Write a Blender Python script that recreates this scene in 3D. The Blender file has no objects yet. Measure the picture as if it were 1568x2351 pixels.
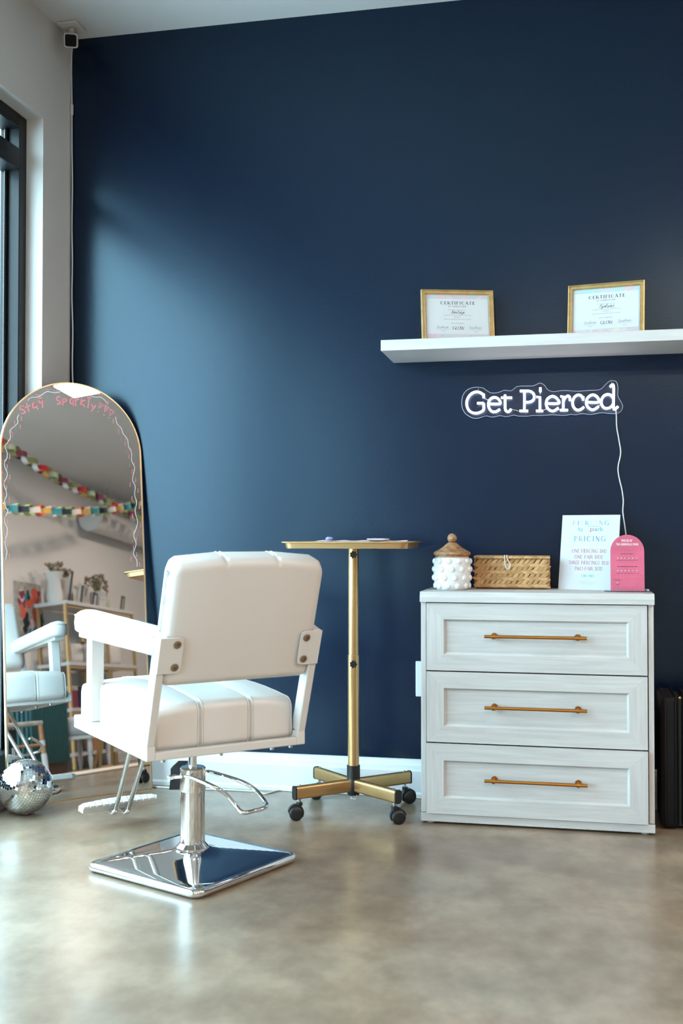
import bpy, bmesh, math, random
from mathutils import Vector, Matrix, Quaternion
random.seed(7)
S = bpy.context.scene
COL = S.collection
R = math.radians

# ------------------------------------------------------------------ camera
CF, CYAW, CPIT = 2498.0, R(12.05), R(1.2265)
cam_d = bpy.data.cameras.new('camera'); cam = bpy.data.objects.new('camera', cam_d); COL.objects.link(cam)
cam.location = (0, 0, 1.0); cam.rotation_euler = (R(90) + CPIT, 0, CYAW)
cam_d.sensor_fit = 'VERTICAL'; cam_d.sensor_height = 36.0; cam_d.sensor_width = 24.0
cam_d.lens = CF / 2351 * 36.0
cam_d.clip_start = .05
cam_d.dof.use_dof = True; cam_d.dof.focus_distance = 3.75; cam_d.dof.aperture_fstop = 3.2
S.camera = cam
# ------------------------------------------------------------------ world, exposure
W = bpy.data.worlds.new('world'); S.world = W; W.use_nodes = True
bg = W.node_tree.nodes['Background']; bg.inputs[0].default_value = (.58, .855, 1.0, 1); bg.inputs[1].default_value = 16.5
S.view_settings.view_transform = 'Standard'; S.view_settings.look = 'None'
S.view_settings.gamma = 1; S.view_settings.use_curve_mapping = False
S.view_settings.exposure = -0.12
PANEL_W = 46.0     # watts of one ceiling panel lamp
S.cycles.max_bounces = 6; S.cycles.diffuse_bounces = 3; S.cycles.glossy_bounces = 4; S.cycles.use_light_tree = False; S.cycles.adaptive_threshold = .05
S.cycles.transparent_max_bounces = 12; S.cycles.caustics_reflective = False; S.cycles.caustics_refractive = False
S.cycles.sample_clamp_indirect = 6.0

# pixel of the photograph -> point of the place on a plane
FW = Vector((-math.sin(CYAW) * math.cos(CPIT), math.cos(CYAW) * math.cos(CPIT), math.sin(CPIT)))
RT = Vector((math.cos(CYAW), math.sin(CYAW), 0)); UPV = RT.cross(FW); CAM = Vector((0, 0, 1.0))
def ray(x, y): return FW * CF + RT * (x - 784) + UPV * (1175.5 - y)
def at_plane(x, y, n, c): r = ray(x, y); return CAM + r * ((c - CAM.dot(n)) / r.dot(n))
def at_y(x, y, Y): return at_plane(x, y, Vector((0, 1, 0)), Y)
def at_z(x, y, Z): return at_plane(x, y, Vector((0, 0, 1)), Z)

# room figures
WX, WY, CZ = -2.044, 4.17, 3.07        # left wall, navy wall, ceiling
BACK, RIGHT = -5.0, 7.2

# ------------------------------------------------------------------ materials
def new_mat(name):
    m = bpy.data.materials.new(name); m.use_nodes = True
    nt = m.node_tree; return m, nt, nt.nodes['Principled BSDF']
def mat(name, col, rough=.5, metal=0, spec=.5, coat=0, emit=None, estr=0, var=0, vscale=8, bump=0, bscale=60, alpha=1, trans=0, stretch=None, sss=0):
    m, nt, p = new_mat(name); N, L = nt.nodes, nt.links
    c = tuple(col) + (1,)
    p.inputs['Base Color'].default_value = c; p.inputs['Roughness'].default_value = rough
    p.inputs['Metallic'].default_value = metal; p.inputs['Specular IOR Level'].default_value = spec
    p.inputs['Coat Weight'].default_value = coat; p.inputs['Transmission Weight'].default_value = trans
    if sss: p.inputs['Subsurface Weight'].default_value = sss; p.inputs['Subsurface Radius'].default_value = (.01, .008, .006)
    p.inputs['Alpha'].default_value = alpha
    if emit: p.inputs['Emission Color'].default_value = tuple(emit) + (1,); p.inputs['Emission Strength'].default_value = estr
    if var or bump:
        tc = N.new('ShaderNodeTexCoord'); mp = N.new('ShaderNodeMapping'); L.new(tc.outputs['Object'], mp.inputs[0])
        if stretch: mp.inputs['Scale'].default_value = stretch
    if var:
        n = N.new('ShaderNodeTexNoise'); n.inputs['Scale'].default_value = vscale; n.inputs['Detail'].default_value = 5
        L.new(mp.outputs[0], n.inputs['Vector'])
        cr = N.new('ShaderNodeValToRGB'); L.new(n.outputs[0], cr.inputs[0])
        cr.color_ramp.elements[0].position = .3; cr.color_ramp.elements[1].position = .7
        cr.color_ramp.elements[0].color = tuple(max(0, x * (1 - var)) for x in col) + (1,)
        cr.color_ramp.elements[1].color = tuple(min(1, x * (1 + var)) for x in col) + (1,)
        L.new(cr.outputs[0], p.inputs['Base Color'])
    if bump:
        n2 = N.new('ShaderNodeTexNoise'); n2.inputs['Scale'].default_value = bscale; n2.inputs['Detail'].default_value = 3
        L.new(mp.outputs[0], n2.inputs['Vector'])
        b = N.new('ShaderNodeBump'); b.inputs['Strength'].default_value = bump; b.inputs['Distance'].default_value = .002
        L.new(n2.outputs[0], b.inputs['Height']); L.new(b.outputs[0], p.inputs['Normal'])
    return m
def floor_mat():
    m, nt, p = new_mat('polished_concrete'); N, L = nt.nodes, nt.links
    tc = N.new('ShaderNodeTexCoord')
    def noise(sc, det, dist=0, rot=0, scl=(1, 1, 1)):
        mp = N.new('ShaderNodeMapping'); mp.inputs['Scale'].default_value = scl; mp.inputs['Rotation'].default_value = (0, 0, rot)
        L.new(tc.outputs['Object'], mp.inputs[0])
        n = N.new('ShaderNodeTexNoise'); n.inputs['Scale'].default_value = sc; n.inputs['Detail'].default_value = det; n.inputs['Distortion'].default_value = dist
        L.new(mp.outputs[0], n.inputs['Vector']); return n
    a = noise(1.5, 5, 0, .5, (1, 1.3, 1)); b = noise(5, 8, 0, 1.1, (1.5, 1, 1)); c = noise(1.1, 3, 0, 2)
    for q in (a, b): q.inputs['Roughness'].default_value = .6
    r1 = N.new('ShaderNodeValToRGB'); e = r1.color_ramp.elements
    e[0].position = .30; e[0].color = (.165, .112, .076, 1); e[1].position = .70; e[1].color = (.365, .288, .218, 1)
    L.new(a.outputs[0], r1.inputs[0])
    r2 = N.new('ShaderNodeValToRGB'); e = r2.color_ramp.elements
    e[0].position = .33; e[0].color = (.64, .61, .58, 1); e[1].position = .7; e[1].color = (1.25, 1.23, 1.2, 1)
    L.new(b.outputs[0], r2.inputs[0])
    mx = N.new('ShaderNodeMix'); mx.data_type = 'RGBA'; mx.blend_type = 'MULTIPLY'; mx.inputs[0].default_value = .65
    L.new(r1.outputs[0], mx.inputs[6]); L.new(r2.outputs[0], mx.inputs[7])
    r3 = N.new('ShaderNodeValToRGB'); e = r3.color_ramp.elements
    e[0].position = .35; e[0].color = (.95, .98, 1.0, 1); e[1].position = .65; e[1].color = (1.05, .97, .88, 1)
    L.new(c.outputs[0], r3.inputs[0])
    m2 = N.new('ShaderNodeMix'); m2.data_type = 'RGBA'; m2.blend_type = 'MULTIPLY'; m2.inputs[0].default_value = 1
    L.new(mx.outputs[2], m2.inputs[6]); L.new(r3.outputs[0], m2.inputs[7]); L.new(m2.outputs[2], p.inputs['Base Color'])
    mr = N.new('ShaderNodeMapRange'); mr.inputs['To Min'].default_value = .17; mr.inputs['To Max'].default_value = .30
    L.new(c.outputs[0], mr.inputs['Value']); L.new(mr.outputs[0], p.inputs['Roughness'])
    p.inputs['Specular IOR Level'].default_value = .48
    return m
def clear_mat(name, tint=(1, 1, 1), refl=.08, rough=.02):
    m, nt, p = new_mat(name); N, L = nt.nodes, nt.links
    N.remove(p); out = N['Material Output']
    t = N.new('ShaderNodeBsdfTransparent'); t.inputs[0].default_value = tuple(tint) + (1,)
    g = N.new('ShaderNodeBsdfGlossy'); g.inputs['Roughness'].default_value = rough
    lw = N.new('ShaderNodeLayerWeight'); lw.inputs[0].default_value = .5
    pw = N.new('ShaderNodeMath'); pw.operation = 'POWER'; pw.inputs[1].default_value = 5; L.new(lw.outputs['Facing'], pw.inputs[0])
    fr = N.new('ShaderNodeMath'); fr.operation = 'MULTIPLY_ADD'; fr.inputs[1].default_value = .9; fr.inputs[2].default_value = .035; L.new(pw.outputs[0], fr.inputs[0])
    mx = N.new('ShaderNodeMixShader'); L.new(fr.outputs[0], mx.inputs[0]); L.new(t.outputs[0], mx.inputs[1]); L.new(g.outputs[0], mx.inputs[2])
    L.new(mx.outputs[0], out.inputs[0]); return m
def brick_mat():
    m, nt, p = new_mat('outdoor_brick'); N, L = nt.nodes, nt.links
    tc = N.new('ShaderNodeTexCoord'); mp = N.new('ShaderNodeMapping'); mp.inputs['Rotation'].default_value = (R(90), 0, R(90))
    L.new(tc.outputs['Object'], mp.inputs[0])
    b = N.new('ShaderNodeTexBrick'); b.inputs['Scale'].default_value = 4.5
    b.inputs['Color1'].default_value = (.42, .26, .22, 1); b.inputs['Color2'].default_value = (.50, .34, .30, 1); b.inputs['Mortar'].default_value = (.6, .57, .55, 1)
    L.new(mp.outputs[0], b.inputs['Vector']); L.new(b.outputs[0], p.inputs['Base Color']); p.inputs['Roughness'].default_value = .9
    return m
def holo_mat():
    m, nt, p = new_mat('pastel_marble_print'); N, L = nt.nodes, nt.links
    tc = N.new('ShaderNodeTexCoord'); n = N.new('ShaderNodeTexNoise'); n.inputs['Scale'].default_value = 9; n.inputs['Distortion'].default_value = 1.8
    L.new(tc.outputs['Object'], n.inputs['Vector']); cr = N.new('ShaderNodeValToRGB'); e = cr.color_ramp.elements
    e[0].position = .32; e[0].color = (.45, .66, .72, 1); e[1].position = .68; e[1].color = (.78, .68, .55, 1)
    for q, c in ((.42, (.62, .62, .66, 1)), (.5, (.75, .52, .55, 1)), (.58, (.66, .64, .66, 1))): x = e.new(q); x.color = c
    L.new(n.outputs[0], cr.inputs[0]); L.new(cr.outputs[0], p.inputs['Base Color']); p.inputs['Roughness'].default_value = .3
    return m
def wood_mat(name, c0, c1, scale=1, stretch=(1, 1, 14), rough=.5):
    m, nt, p = new_mat(name); N, L = nt.nodes, nt.links
    tc = N.new('ShaderNodeTexCoord'); mp = N.new('ShaderNodeMapping'); mp.inputs['Scale'].default_value = stretch
    L.new(tc.outputs['Object'], mp.inputs[0])
    n = N.new('ShaderNodeTexNoise'); n.inputs['Scale'].default_value = scale; n.inputs['Detail'].default_value = 8; n.inputs['Distortion'].default_value = .6
    L.new(mp.outputs[0], n.inputs['Vector']); cr = N.new('ShaderNodeValToRGB'); e = cr.color_ramp.elements
    e[0].position = .35; e[0].color = tuple(c0) + (1,); e[1].position = .65; e[1].color = tuple(c1) + (1,)
    L.new(n.outputs[0], cr.inputs[0]); L.new(cr.outputs[0], p.inputs['Base Color']); p.inputs['Roughness'].default_value = rough
    b = N.new('ShaderNodeBump'); b.inputs['Strength'].default_value = .12; b.inputs['Distance'].default_value = .001
    L.new(n.outputs[0], b.inputs['Height']); L.new(b.outputs[0], p.inputs['Normal'])
    return m
M = dict(
    floor=floor_mat(),
    navy=mat('navy_eggshell_paint', (.0008, .0066, .0250), rough=.25, spec=.50, bump=.10, bscale=160, var=.06, vscale=2),
    plaster=mat('warm_white_plaster', (.74, .71, .68), rough=.8, spec=.2, bump=.06, bscale=90),
    ceil=mat('ceiling_white', (.74, .74, .74), rough=.85, spec=.15, bump=.06, bscale=90),
    trim=mat('white_semi_gloss', (.74, .745, .745), rough=.35),
    black=mat('black_aluminium', (.007, .009, .011), rough=.4, spec=.35),
    glass=clear_mat('window_glass', (.93, .97, .98)),
    acrylic=clear_mat('clear_acrylic', (.97, .98, 1.0)),
    acrylic_edge=mat('acrylic_edge', (.75, .80, .85), rough=.2, alpha=.5),
    brick=brick_mat(), pave=mat('pavement', (.55, .54, .53), rough=.9, var=.1),
    vinyl=mat('white_vinyl', (.69, .635, .59), rough=.38, spec=.45, bump=.03, bscale=220),
    wmetal=mat('white_painted_metal', (.68, .635, .60), rough=.32),
    stitch=mat('white_thread', (.70, .66, .63), rough=.7),
    chrome=mat('chrome', (.86, .87, .88), rough=.05, metal=1),
    steel=mat('dull_steel', (.55, .55, .55), rough=.25, metal=1),
    bronze=mat('bronze_bolt', (.32, .24, .18), rough=.35, metal=1),
    gold=mat('brushed_gold', (.60, .38, .17), rough=.34, metal=.9, bump=.02, bscale=300),
    goldtray=mat('gold_tray', (.62, .38, .17), rough=.36, metal=.85),
    brass=mat('aged_brass', (.53, .235, .055), rough=.28, metal=1),
    frame_gold=mat('gilt_frame', (.60, .40, .17), rough=.4, metal=.6, var=.15, vscale=40),
    thin_gold=mat('pale_gold_trim', (.62, .46, .27), rough=.3, metal=.9),
    rubber=mat('black_plastic', (.008, .009, .010), rough=.42),
    dresser=wood_mat('whitewashed_wood', (.50, .472, .448), (.580, .552, .528), 3, (1.5, 6, 26)),
    dresser_v=wood_mat('whitewashed_wood_upright', (.50, .472, .448), (.580, .552, .528), 3, (26, 6, 1.5)),
    shelf=wood_mat('white_shelf_grain', (.62, .605, .59), (.69, .67, .65), 4, (1.2, 14, 14), rough=.45),
    ceramic=mat('white_glazed_ceramic', (.80, .79, .78), rough=.16, coat=.3),
    lidwood=wood_mat('acacia_wood', (.22, .085, .028), (.46, .26, .125), 5, (10, 10, 26)),
    straw=mat('water_hyacinth', (.42, .225, .085), rough=.6, var=.3, vscale=35, bump=.3, bscale=150),
    straw2=mat('water_hyacinth_pale', (.53, .31, .13), rough=.6, var=.3, vscale=35, bump=.3, bscale=150),
    straw_dark=mat('basket_inside', (.16, .075, .03), rough=.9),
    string=mat('white_string', (.8, .78, .74), rough=.7), button=mat('wood_button', (.62, .40, .20), rough=.5),
    paper=mat('white_card', (.55, .54, .54), rough=.45), cpaper=mat('certificate_paper', (.72, .72, .72), rough=.5),
    holo=holo_mat(), ink=mat('black_ink', (.03, .03, .04), rough=.6), greyink=mat('grey_ink', (.30, .30, .31), rough=.6), rose_ink=mat('rose_grey_ink', (.46, .40, .40), rough=.6),
    pinkink=mat('rose_ink', (.42, .14, .20), rough=.6), tealink=mat('teal_ink', (.08, .38, .39), rough=.6), blueink=mat('blue_ink', (.14, .25, .42), rough=.6), mintink=mat('mint_ink', (.20, .50, .44), rough=.6), faintink=mat('faint_ink', (.46, .48, .54), rough=.6),
    pink=mat('pink_acrylic', (.64, .125, .205), rough=.12, coat=.3, var=.16, vscale=9), white=mat('white_paint_mark', (.85, .85, .85), rough=.5),
    neon=mat('neon_tube', (1, 1, 1), rough=.4, emit=(.93, .90, 1.0), estr=8.0),
    cord=mat('white_cord', (.72, .72, .72), rough=.5), plug=mat('white_plastic', (.74, .72, .71), rough=.4), blackglass=mat('black_gloss', (.002, .002, .003), rough=.4, spec=.15),
    mirror=mat('mirror_silver', (.80, .80, .79), rough=.0, metal=1), tile=mat('ball_mirror_tile', (.90, .93, .95), rough=.02, metal=1), grout=mat('ball_grout', (.75, .78, .80), rough=.4, metal=.3),
    mk_pink=mat('marker_pink', (.95, .27, .31), rough=.6), mk_white=mat('marker_white', (.80, .82, .84), rough=.6), mk_teal=mat('marker_teal', (.10, .48, .50), rough=.6), mk_gold=mat('marker_gold', (.50, .38, .06), rough=.6),
    blackleather=mat('black_leather', (.004, .004, .005), rough=.62, spec=.25, bump=.3, bscale=120),
    liner=mat('pink_paper_liner', (.75, .53, .53), rough=.7), lav=mat('lavender_plastic', (.30, .33, .70), rough=.4),
    lamp=mat('lamp_diffuser', (.9, .9, .9), emit=(1, .93, .84), estr=2.5),
    teal_panel=mat('dark_teal_lacquer', (.010, .070, .075), rough=.45), brown=mat('dark_walnut', (.10, .045, .025), rough=.5), rug=mat('cream_rug', (.62, .55, .46), rough=.95, bump=.4, bscale=200),
    rattan=mat('rattan', (.38, .18, .08), rough=.6), red=mat('paper_red', (.55, .02, .03), rough=.7), maroon=mat('paper_maroon', (.20, .03, .07), rough=.7), olive=mat('paper_olive', (.22, .22, .07), rough=.7), lime=mat('paper_lime', (.36, .46, .16), rough=.7), sage=mat('paper_sage', (.42, .50, .34), rough=.7), mustard=mat('paper_mustard', (.48, .28, .06), rough=.7), tealp=mat('paper_teal', (.02, .22, .27), rough=.7), navyp=mat('paper_navy', (.01, .02, .035), rough=.7), coral=mat('paper_coral', (.70, .12, .07), rough=.7), whitep=mat('paper_white', (.65, .62, .58), rough=.7),
    greyvase=mat('grey_ceramic', (.45, .44, .43), rough=.5), dried=mat('dried_flower', (.30, .24, .19), rough=.9), stem=mat('dry_stem', (.20, .19, .09), rough=.9), photo=mat('dark_photo', (.05, .045, .04), rough=.3), linen=mat('grey_linen', (.40, .37, .33), rough=.9, var=.25, vscale=20), duct=mat('white_duct', (.62, .60, .58), rough=.4),
)

M['navy'].node_tree.nodes['Principled BSDF'].inputs['Specular Tint'].default_value = (.66, .88, 1, 1)
# ------------------------------------------------------------------ mesh helpers
MW = {}
def mw(o): return MW.get(o.name, Matrix.Identity(4))
def props(o, label=None, cat=None, group=None, kind=None):
    if label: o['label'] = label
    if cat: o['category'] = cat
    if group: o['group'] = group
    if kind: o['kind'] = kind
    return o
def thing(name, loc, rz=0, label=None, cat=None, group=None, kind=None, rot=None):
    o = bpy.data.objects.new(name, None); COL.objects.link(o); o.empty_display_size = .05
    o.location = loc
    if rot is not None: o.rotation_mode = 'QUATERNION'; o.rotation_quaternion = rot; m = Matrix.Translation(loc) @ rot.to_matrix().to_4x4()
    else: o.rotation_euler = (0, 0, rz); m = Matrix.Translation(loc) @ Matrix.Rotation(rz, 4, 'Z')
    MW[o.name] = m
    return props(o, label, cat, group, kind)
class B:
    def __init__(s): s.bm = bmesh.new()
    def add(s, verts, faces):
        vs = [s.bm.verts.new(v) for v in verts]
        for f in faces:
            try: s.bm.faces.new([vs[i] for i in f])
            except ValueError: pass
        return s
    def box(s, lo, hi, bevel=0, seg=2, m=None):
        c = [(a + b) / 2 for a, b in zip(lo, hi)]; d = [abs(b - a) for a, b in zip(lo, hi)]
        t = bmesh.new(); bmesh.ops.create_cube(t, size=1, matrix=Matrix.Translation(c) @ Matrix.Diagonal(d + [1]))
        if bevel: bmesh.ops.bevel(t, geom=t.edges[:], offset=min(bevel, min(d) * .49), segments=seg, affect='EDGES', profile=.5)
        s.merge(t, m); return s
    def merge(s, t, m=None):
        if m is not None: bmesh.ops.transform(t, matrix=m, verts=t.verts[:])
        t.verts.index_update()
        s.add([v.co.copy() for v in t.verts], [[v.index for v in f.verts] for f in t.faces]); t.free()
    def cyl(s, p0, p1, r0, r1=None, seg=20, caps=True):
        r1 = r0 if r1 is None else r1; p0, p1 = Vector(p0), Vector(p1); d = (p1 - p0)
        q = Vector((0, 0, 1)).rotation_difference(d.normalized())
        vs, fs = [], []
        for p, r in ((p0, r0), (p1, r1)):
            for i in range(seg):
                a = 2 * math.pi * i / seg; vs.append(p + q @ Vector((math.cos(a) * r, math.sin(a) * r, 0)))
        for i in range(seg): j = (i + 1) % seg; fs.append((i, j, seg + j, seg + i))
        if caps: fs.append(list(range(seg))[::-1]); fs.append(list(range(seg, 2 * seg)))
        return s.add(vs, fs)
    def tube(s, pts, r, seg=10, closed=False):
        pts = [Vector(p) for p in pts]; n = len(pts); vs, fs = [], []; prev = None
        rs = r if isinstance(r, (list, tuple)) else [r] * n
        up = None
        for i, p in enumerate(pts):
            if closed: t = pts[(i + 1) % n] - pts[i - 1]
            else: t = pts[min(i + 1, n - 1)] - pts[max(i - 1, 0)]
            if t.length < 1e-9: t = Vector((0, 0, 1))
            t.normalize()
            if up is None:
                up = Vector((0, 0, 1)) if abs(t.z) < .9 else Vector((1, 0, 0))
            up = (up - t * up.dot(t)).normalized(); sd = t.cross(up)
            for k in range(seg):
                a = 2 * math.pi * k / seg; vs.append(p + (up * math.cos(a) + sd * math.sin(a)) * rs[i])
        m = n if closed else n - 1
        for i in range(m):
            for k in range(seg):
                a, b = i * seg + k, i * seg + (k + 1) % seg; c, d = ((i + 1) % n) * seg + (k + 1) % seg, ((i + 1) % n) * seg + k
                fs.append((a, b, c, d))
        if not closed: fs.append(list(range(seg))[::-1]); fs.append([(n - 1) * seg + k for k in range(seg)])
        return s.add(vs, fs)
    def lathe(s, prof, seg=32, c=(0, 0, 0), q=None):
        vs, fs = [], []; c = Vector(c)
        for r, z in prof:
            for i in range(seg):
                a = 2 * math.pi * i / seg; v = Vector((math.cos(a) * r, math.sin(a) * r, z)); vs.append(c + (q @ v if q else v))
        for j in range(len(prof) - 1):
            for i in range(seg):
                k = (i + 1) % seg; fs.append((j * seg + i, j * seg + k, (j + 1) * seg + k, (j + 1) * seg + i))
        if prof[0][0] > 1e-6: fs.append(list(range(seg))[::-1])
        if prof[-1][0] > 1e-6: n = (len(prof) - 1) * seg; fs.append([n + i for i in range(seg)])
        s.add(vs, fs); return s
    def prism(s, poly, t0, t1, m):
        n = len(poly); vs = [m @ Vector((x, y, t0)) for x, y in poly] + [m @ Vector((x, y, t1)) for x, y in poly]
        fs = [list(range(n))[::-1], [n + i for i in range(n)]] + [(i, (i + 1) % n, n + (i + 1) % n, n + i) for i in range(n)]
        return s.add(vs, fs)
    def ribbon(s, pts, w, m=None, t=0):          # flat print stroke
        pts = [Vector((p[0], p[1])) for p in pts]; n = len(pts); vs = []
        for i, p in enumerate(pts):
            d = pts[min(i + 1, n - 1)] - pts[max(i - 1, 0)]
            if d.length < 1e-9: d = Vector((1, 0))
            d.normalize(); q = Vector((-d.y, d.x)) * w / 2
            if i == 0: p = p - d * w * .25
            if i == n - 1: p = p + d * w * .25
            for e in (p + q, p - q): vs.append(Vector((e.x, e.y, t)))
        if m is not None: vs = [m @ v for v in vs]
        return s.add(vs, [(2 * i, 2 * i + 1, 2 * i + 3, 2 * i + 2) for i in range(n - 1)])
    def dot(s, u, v, r, m, t=0, seg=8):
        vs = [m @ Vector((u + math.cos(6.2832 * i / seg) * r, v + math.sin(6.2832 * i / seg) * r, t)) for i in range(seg)]
        return s.add(vs, [list(range(seg))])
    def build(s, name, material, parent=None, world=False, smooth=None, loc=None, doubles=0):
        bm = s.bm
        if doubles: bmesh.ops.remove_doubles(bm, verts=bm.verts[:], dist=doubles)
        bmesh.ops.recalc_face_normals(bm, faces=bm.faces[:])
        if world and parent is not None: bmesh.ops.transform(bm, matrix=mw(parent).inverted(), verts=bm.verts[:])
        if loc is not None and parent is None: bmesh.ops.translate(bm, vec=-Vector(loc), verts=bm.verts[:])
        me = bpy.data.meshes.new(name); bm.to_mesh(me); bm.free()
        if smooth is not None:
            for p in me.polygons: p.use_smooth = True
            try: me.set_sharp_from_angle(angle=R(smooth))
            except Exception: pass
        me.materials.append(M[material] if isinstance(material, str) else material)
        o = bpy.data.objects.new(name, me); COL.objects.link(o)
        if parent is not None: o.parent = parent; MW[o.name] = mw(parent)
        elif loc is not None: o.location = loc; MW[o.name] = Matrix.Translation(loc)
        return o
def spline(pts, n=6, closed=False):
    P = [Vector(p) for p in pts]; out = []; N = len(P)
    for i in range(N if closed else N - 1):
        p0 = P[i - 1] if (closed or i > 0) else P[0]; p1 = P[i]; p2 = P[(i + 1) % N]; p3 = P[(i + 2) % N] if (closed or i + 2 < N) else P[-1]
        for k in range(n):
            t = k / n
            out.append(.5 * ((2 * p1) + (p2 - p0) * t + (2 * p0 - 5 * p1 + 4 * p2 - p3) * t * t + (3 * p1 - p0 - 3 * p2 + p3) * t ** 3))
    if not closed: out.append(P[-1])
    return out
def frame_m(o, x, y):                       # local (u, v, t) -> place
    x, y = Vector(x).normalized(), Vector(y).normalized(); z = x.cross(y)
    return Matrix(((x.x, y.x, z.x, o[0]), (x.y, y.y, z.y, o[1]), (x.z, y.z, z.z, o[2]), (0, 0, 0, 1)))
def inst(src, parent, m):                   # share mesh data
    o = bpy.data.objects.new(src.name.split('.')[0], src.data); COL.objects.link(o); o.parent = parent; o.matrix_local = m; MW[o.name] = mw(parent); return o

# ------------------------------------------------------------------ lettering
def arc(cx, cy, rx, ry, a0, a1, n=10): return [(cx + rx * math.cos(R(a0 + (a1 - a0) * i / n)), cy + ry * math.sin(R(a0 + (a1 - a0) * i / n))) for i in range(n + 1)]
GL = {
 'A': (.78, [('n', [(0, 0), (.39, 1)]), ('w', [(.39, 1), (.78, 0)]), ('n', [(.14, .34), (.64, .34)])]),
 'B': (.62, [('w', [(.08, 0), (.08, 1)]), ('n', [(.08, 1), (.33, 1)] + arc(.33, .76, .2, .24, 90, -90) + [(.08, .52)]), ('n', [(.33, .52)] + arc(.36, .26, .24, .26, 90, -90) + [(.08, 0)])]),
 'C': (.82, [('w', arc(.45, .5, .42, .5, 130, 230)), ('n', arc(.45, .5, .42, .5, 130, 40)), ('n', arc(.45, .5, .42, .5, 230, 320))]),
 'D': (.8, [('w', [(.08, 0), (.08, 1)]), ('n', [(.08, 1), (.3, 1)] + arc(.3, .5, .45, .5, 90, -90) + [(.08, 0)])]),
 'E': (.6, [('w', [(.08, 0), (.08, 1)]), ('n', [(.08, 1), (.56, 1), (.56, .86)]), ('n', [(.08, .52), (.45, .52)]), ('n', [(.08, 0), (.58, 0), (.58, .14)])]),
 'F': (.56, [('w', [(.08, 0), (.08, 1)]), ('n', [(.08, 1), (.54, 1), (.54, .86)]), ('n', [(.08, .52), (.42, .52)])]),
 'G': (.88, [('w', arc(.45, .5, .42, .5, 130, 230)), ('n', arc(.45, .5, .42, .5, 130, 40)), ('n', arc(.45, .5, .42, .5, 230, 300)), ('w', [(.78, .42), (.78, .05)]), ('n', [(.58, .42), (.88, .42)])]),
 'H': (.78, [('w', [(.1, 0), (.1, 1)]), ('w', [(.68, 0), (.68, 1)]), ('n', [(.1, .52), (.68, .52)])]),
 'I': (.24, [('w', [(.12, 0), (.12, 1)])]),
 'K': (.7, [('w', [(.08, 0), (.08, 1)]), ('n', [(.08, .42), (.62, 1)]), ('w', [(.28, .6), (.68, 0)])]),
 'L': (.56, [('w', [(.08, 0), (.08, 1)]), ('n', [(.08, 0), (.54, 0), (.54, .16)])]),
 'M': (.95, [('n', [(.1, 0), (.1, 1)]), ('w', [(.1, 1), (.47, .1)]), ('n', [(.47, .1), (.85, 1)]), ('w', [(.85, 1), (.85, 0)])]),
 'N': (.8, [('n', [(.1, 0), (.1, 1)]), ('w', [(.1, 1), (.7, 0)]), ('n', [(.7, 0), (.7, 1)])]),
 'O': (.92, [('w', arc(.46, .5, .42, .5, 130, 230)), ('n', arc(.46, .5, .42, .5, 50, 130)), ('w', arc(.46, .5, .42, .5, -50, 50)), ('n', arc(.46, .5, .42, .5, 230, 310))]),
 'P': (.62, [('w', [(.08, 0), (.08, 1)]), ('n', [(.08, 1), (.32, 1)] + arc(.32, .74, .25, .26, 90, -90) + [(.08, .48)])]),
 'R': (.7, [('w', [(.08, 0), (.08, 1)]), ('n', [(.08, 1), (.32, 1)] + arc(.32, .75, .25, .25, 90, -90) + [(.08, .5)]), ('w', [(.34, .5), (.68, 0)])]),
 'S': (.58, [('n', arc(.29, .75, .22, .25, 20, 170) + [(.1, .66), (.5, .38)]), ('n', [(.5, .38)] + arc(.28, .25, .24, .25, 10, -160))]),
 'T': (.7, [('w', [(.35, 0), (.35, 1)]), ('n', [(.03, .85), (.03, 1), (.67, 1), (.67, .85)])]),
 'V': (.74, [('w', [(0, 1), (.37, 0)]), ('n', [(.37, 0), (.74, 1)])]),
 'W': (1.05, [('w', [(0, 1), (.28, 0)]), ('n', [(.28, 0), (.53, .9)]), ('w', [(.53, .9), (.78, 0)]), ('n', [(.78, 0), (1.05, 1)])]),
 'Y': (.72, [('w', [(0, 1), (.36, .5)]), ('n', [(.36, .5), (.72, 1)]), ('w', [(.36, .5), (.36, 0)])]),
 '0': (.7, [('w', arc(.35, .5, .3, .5, 110, 250)), ('n', arc(.35, .5, .3, .5, -70, 110)), ('n', arc(.35, .5, .3, .5, 250, 290))]),
 '1': (.3, [('w', [(.15, 0), (.15, 1)]), ('n', [(0, .82), (.15, 1)])]),
 '5': (.6, [('n', [(.52, 1), (.14, 1), (.1, .55)] + arc(.28, .32, .27, .32, 110, -140))]),
 '6': (.66, [('n', arc(.34, .3, .28, .3, 0, 360, 16)), ('w', [(.06, .3), (.14, .65), (.45, 1)])]),
 '7': (.55, [('n', [(.02, 1), (.54, 1)]), ('w', [(.54, 1), (.18, 0)])]),
 '$': (.58, [('n', arc(.29, .75, .22, .22, 20, 170) + [(.1, .66), (.5, .38)]), ('n', [(.5, .38)] + arc(.28, .25, .24, .22, 10, -160)), ('n', [(.29, -.1), (.29, 1.1)])]),
 ' ': (.4, []),
}
for ch_ in 'J Q U X Z'.split():
    GL.setdefault(ch_, GL['I'])
def line_width(txt, track): return sum(GL[c][0] + track for c in txt) - track
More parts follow.
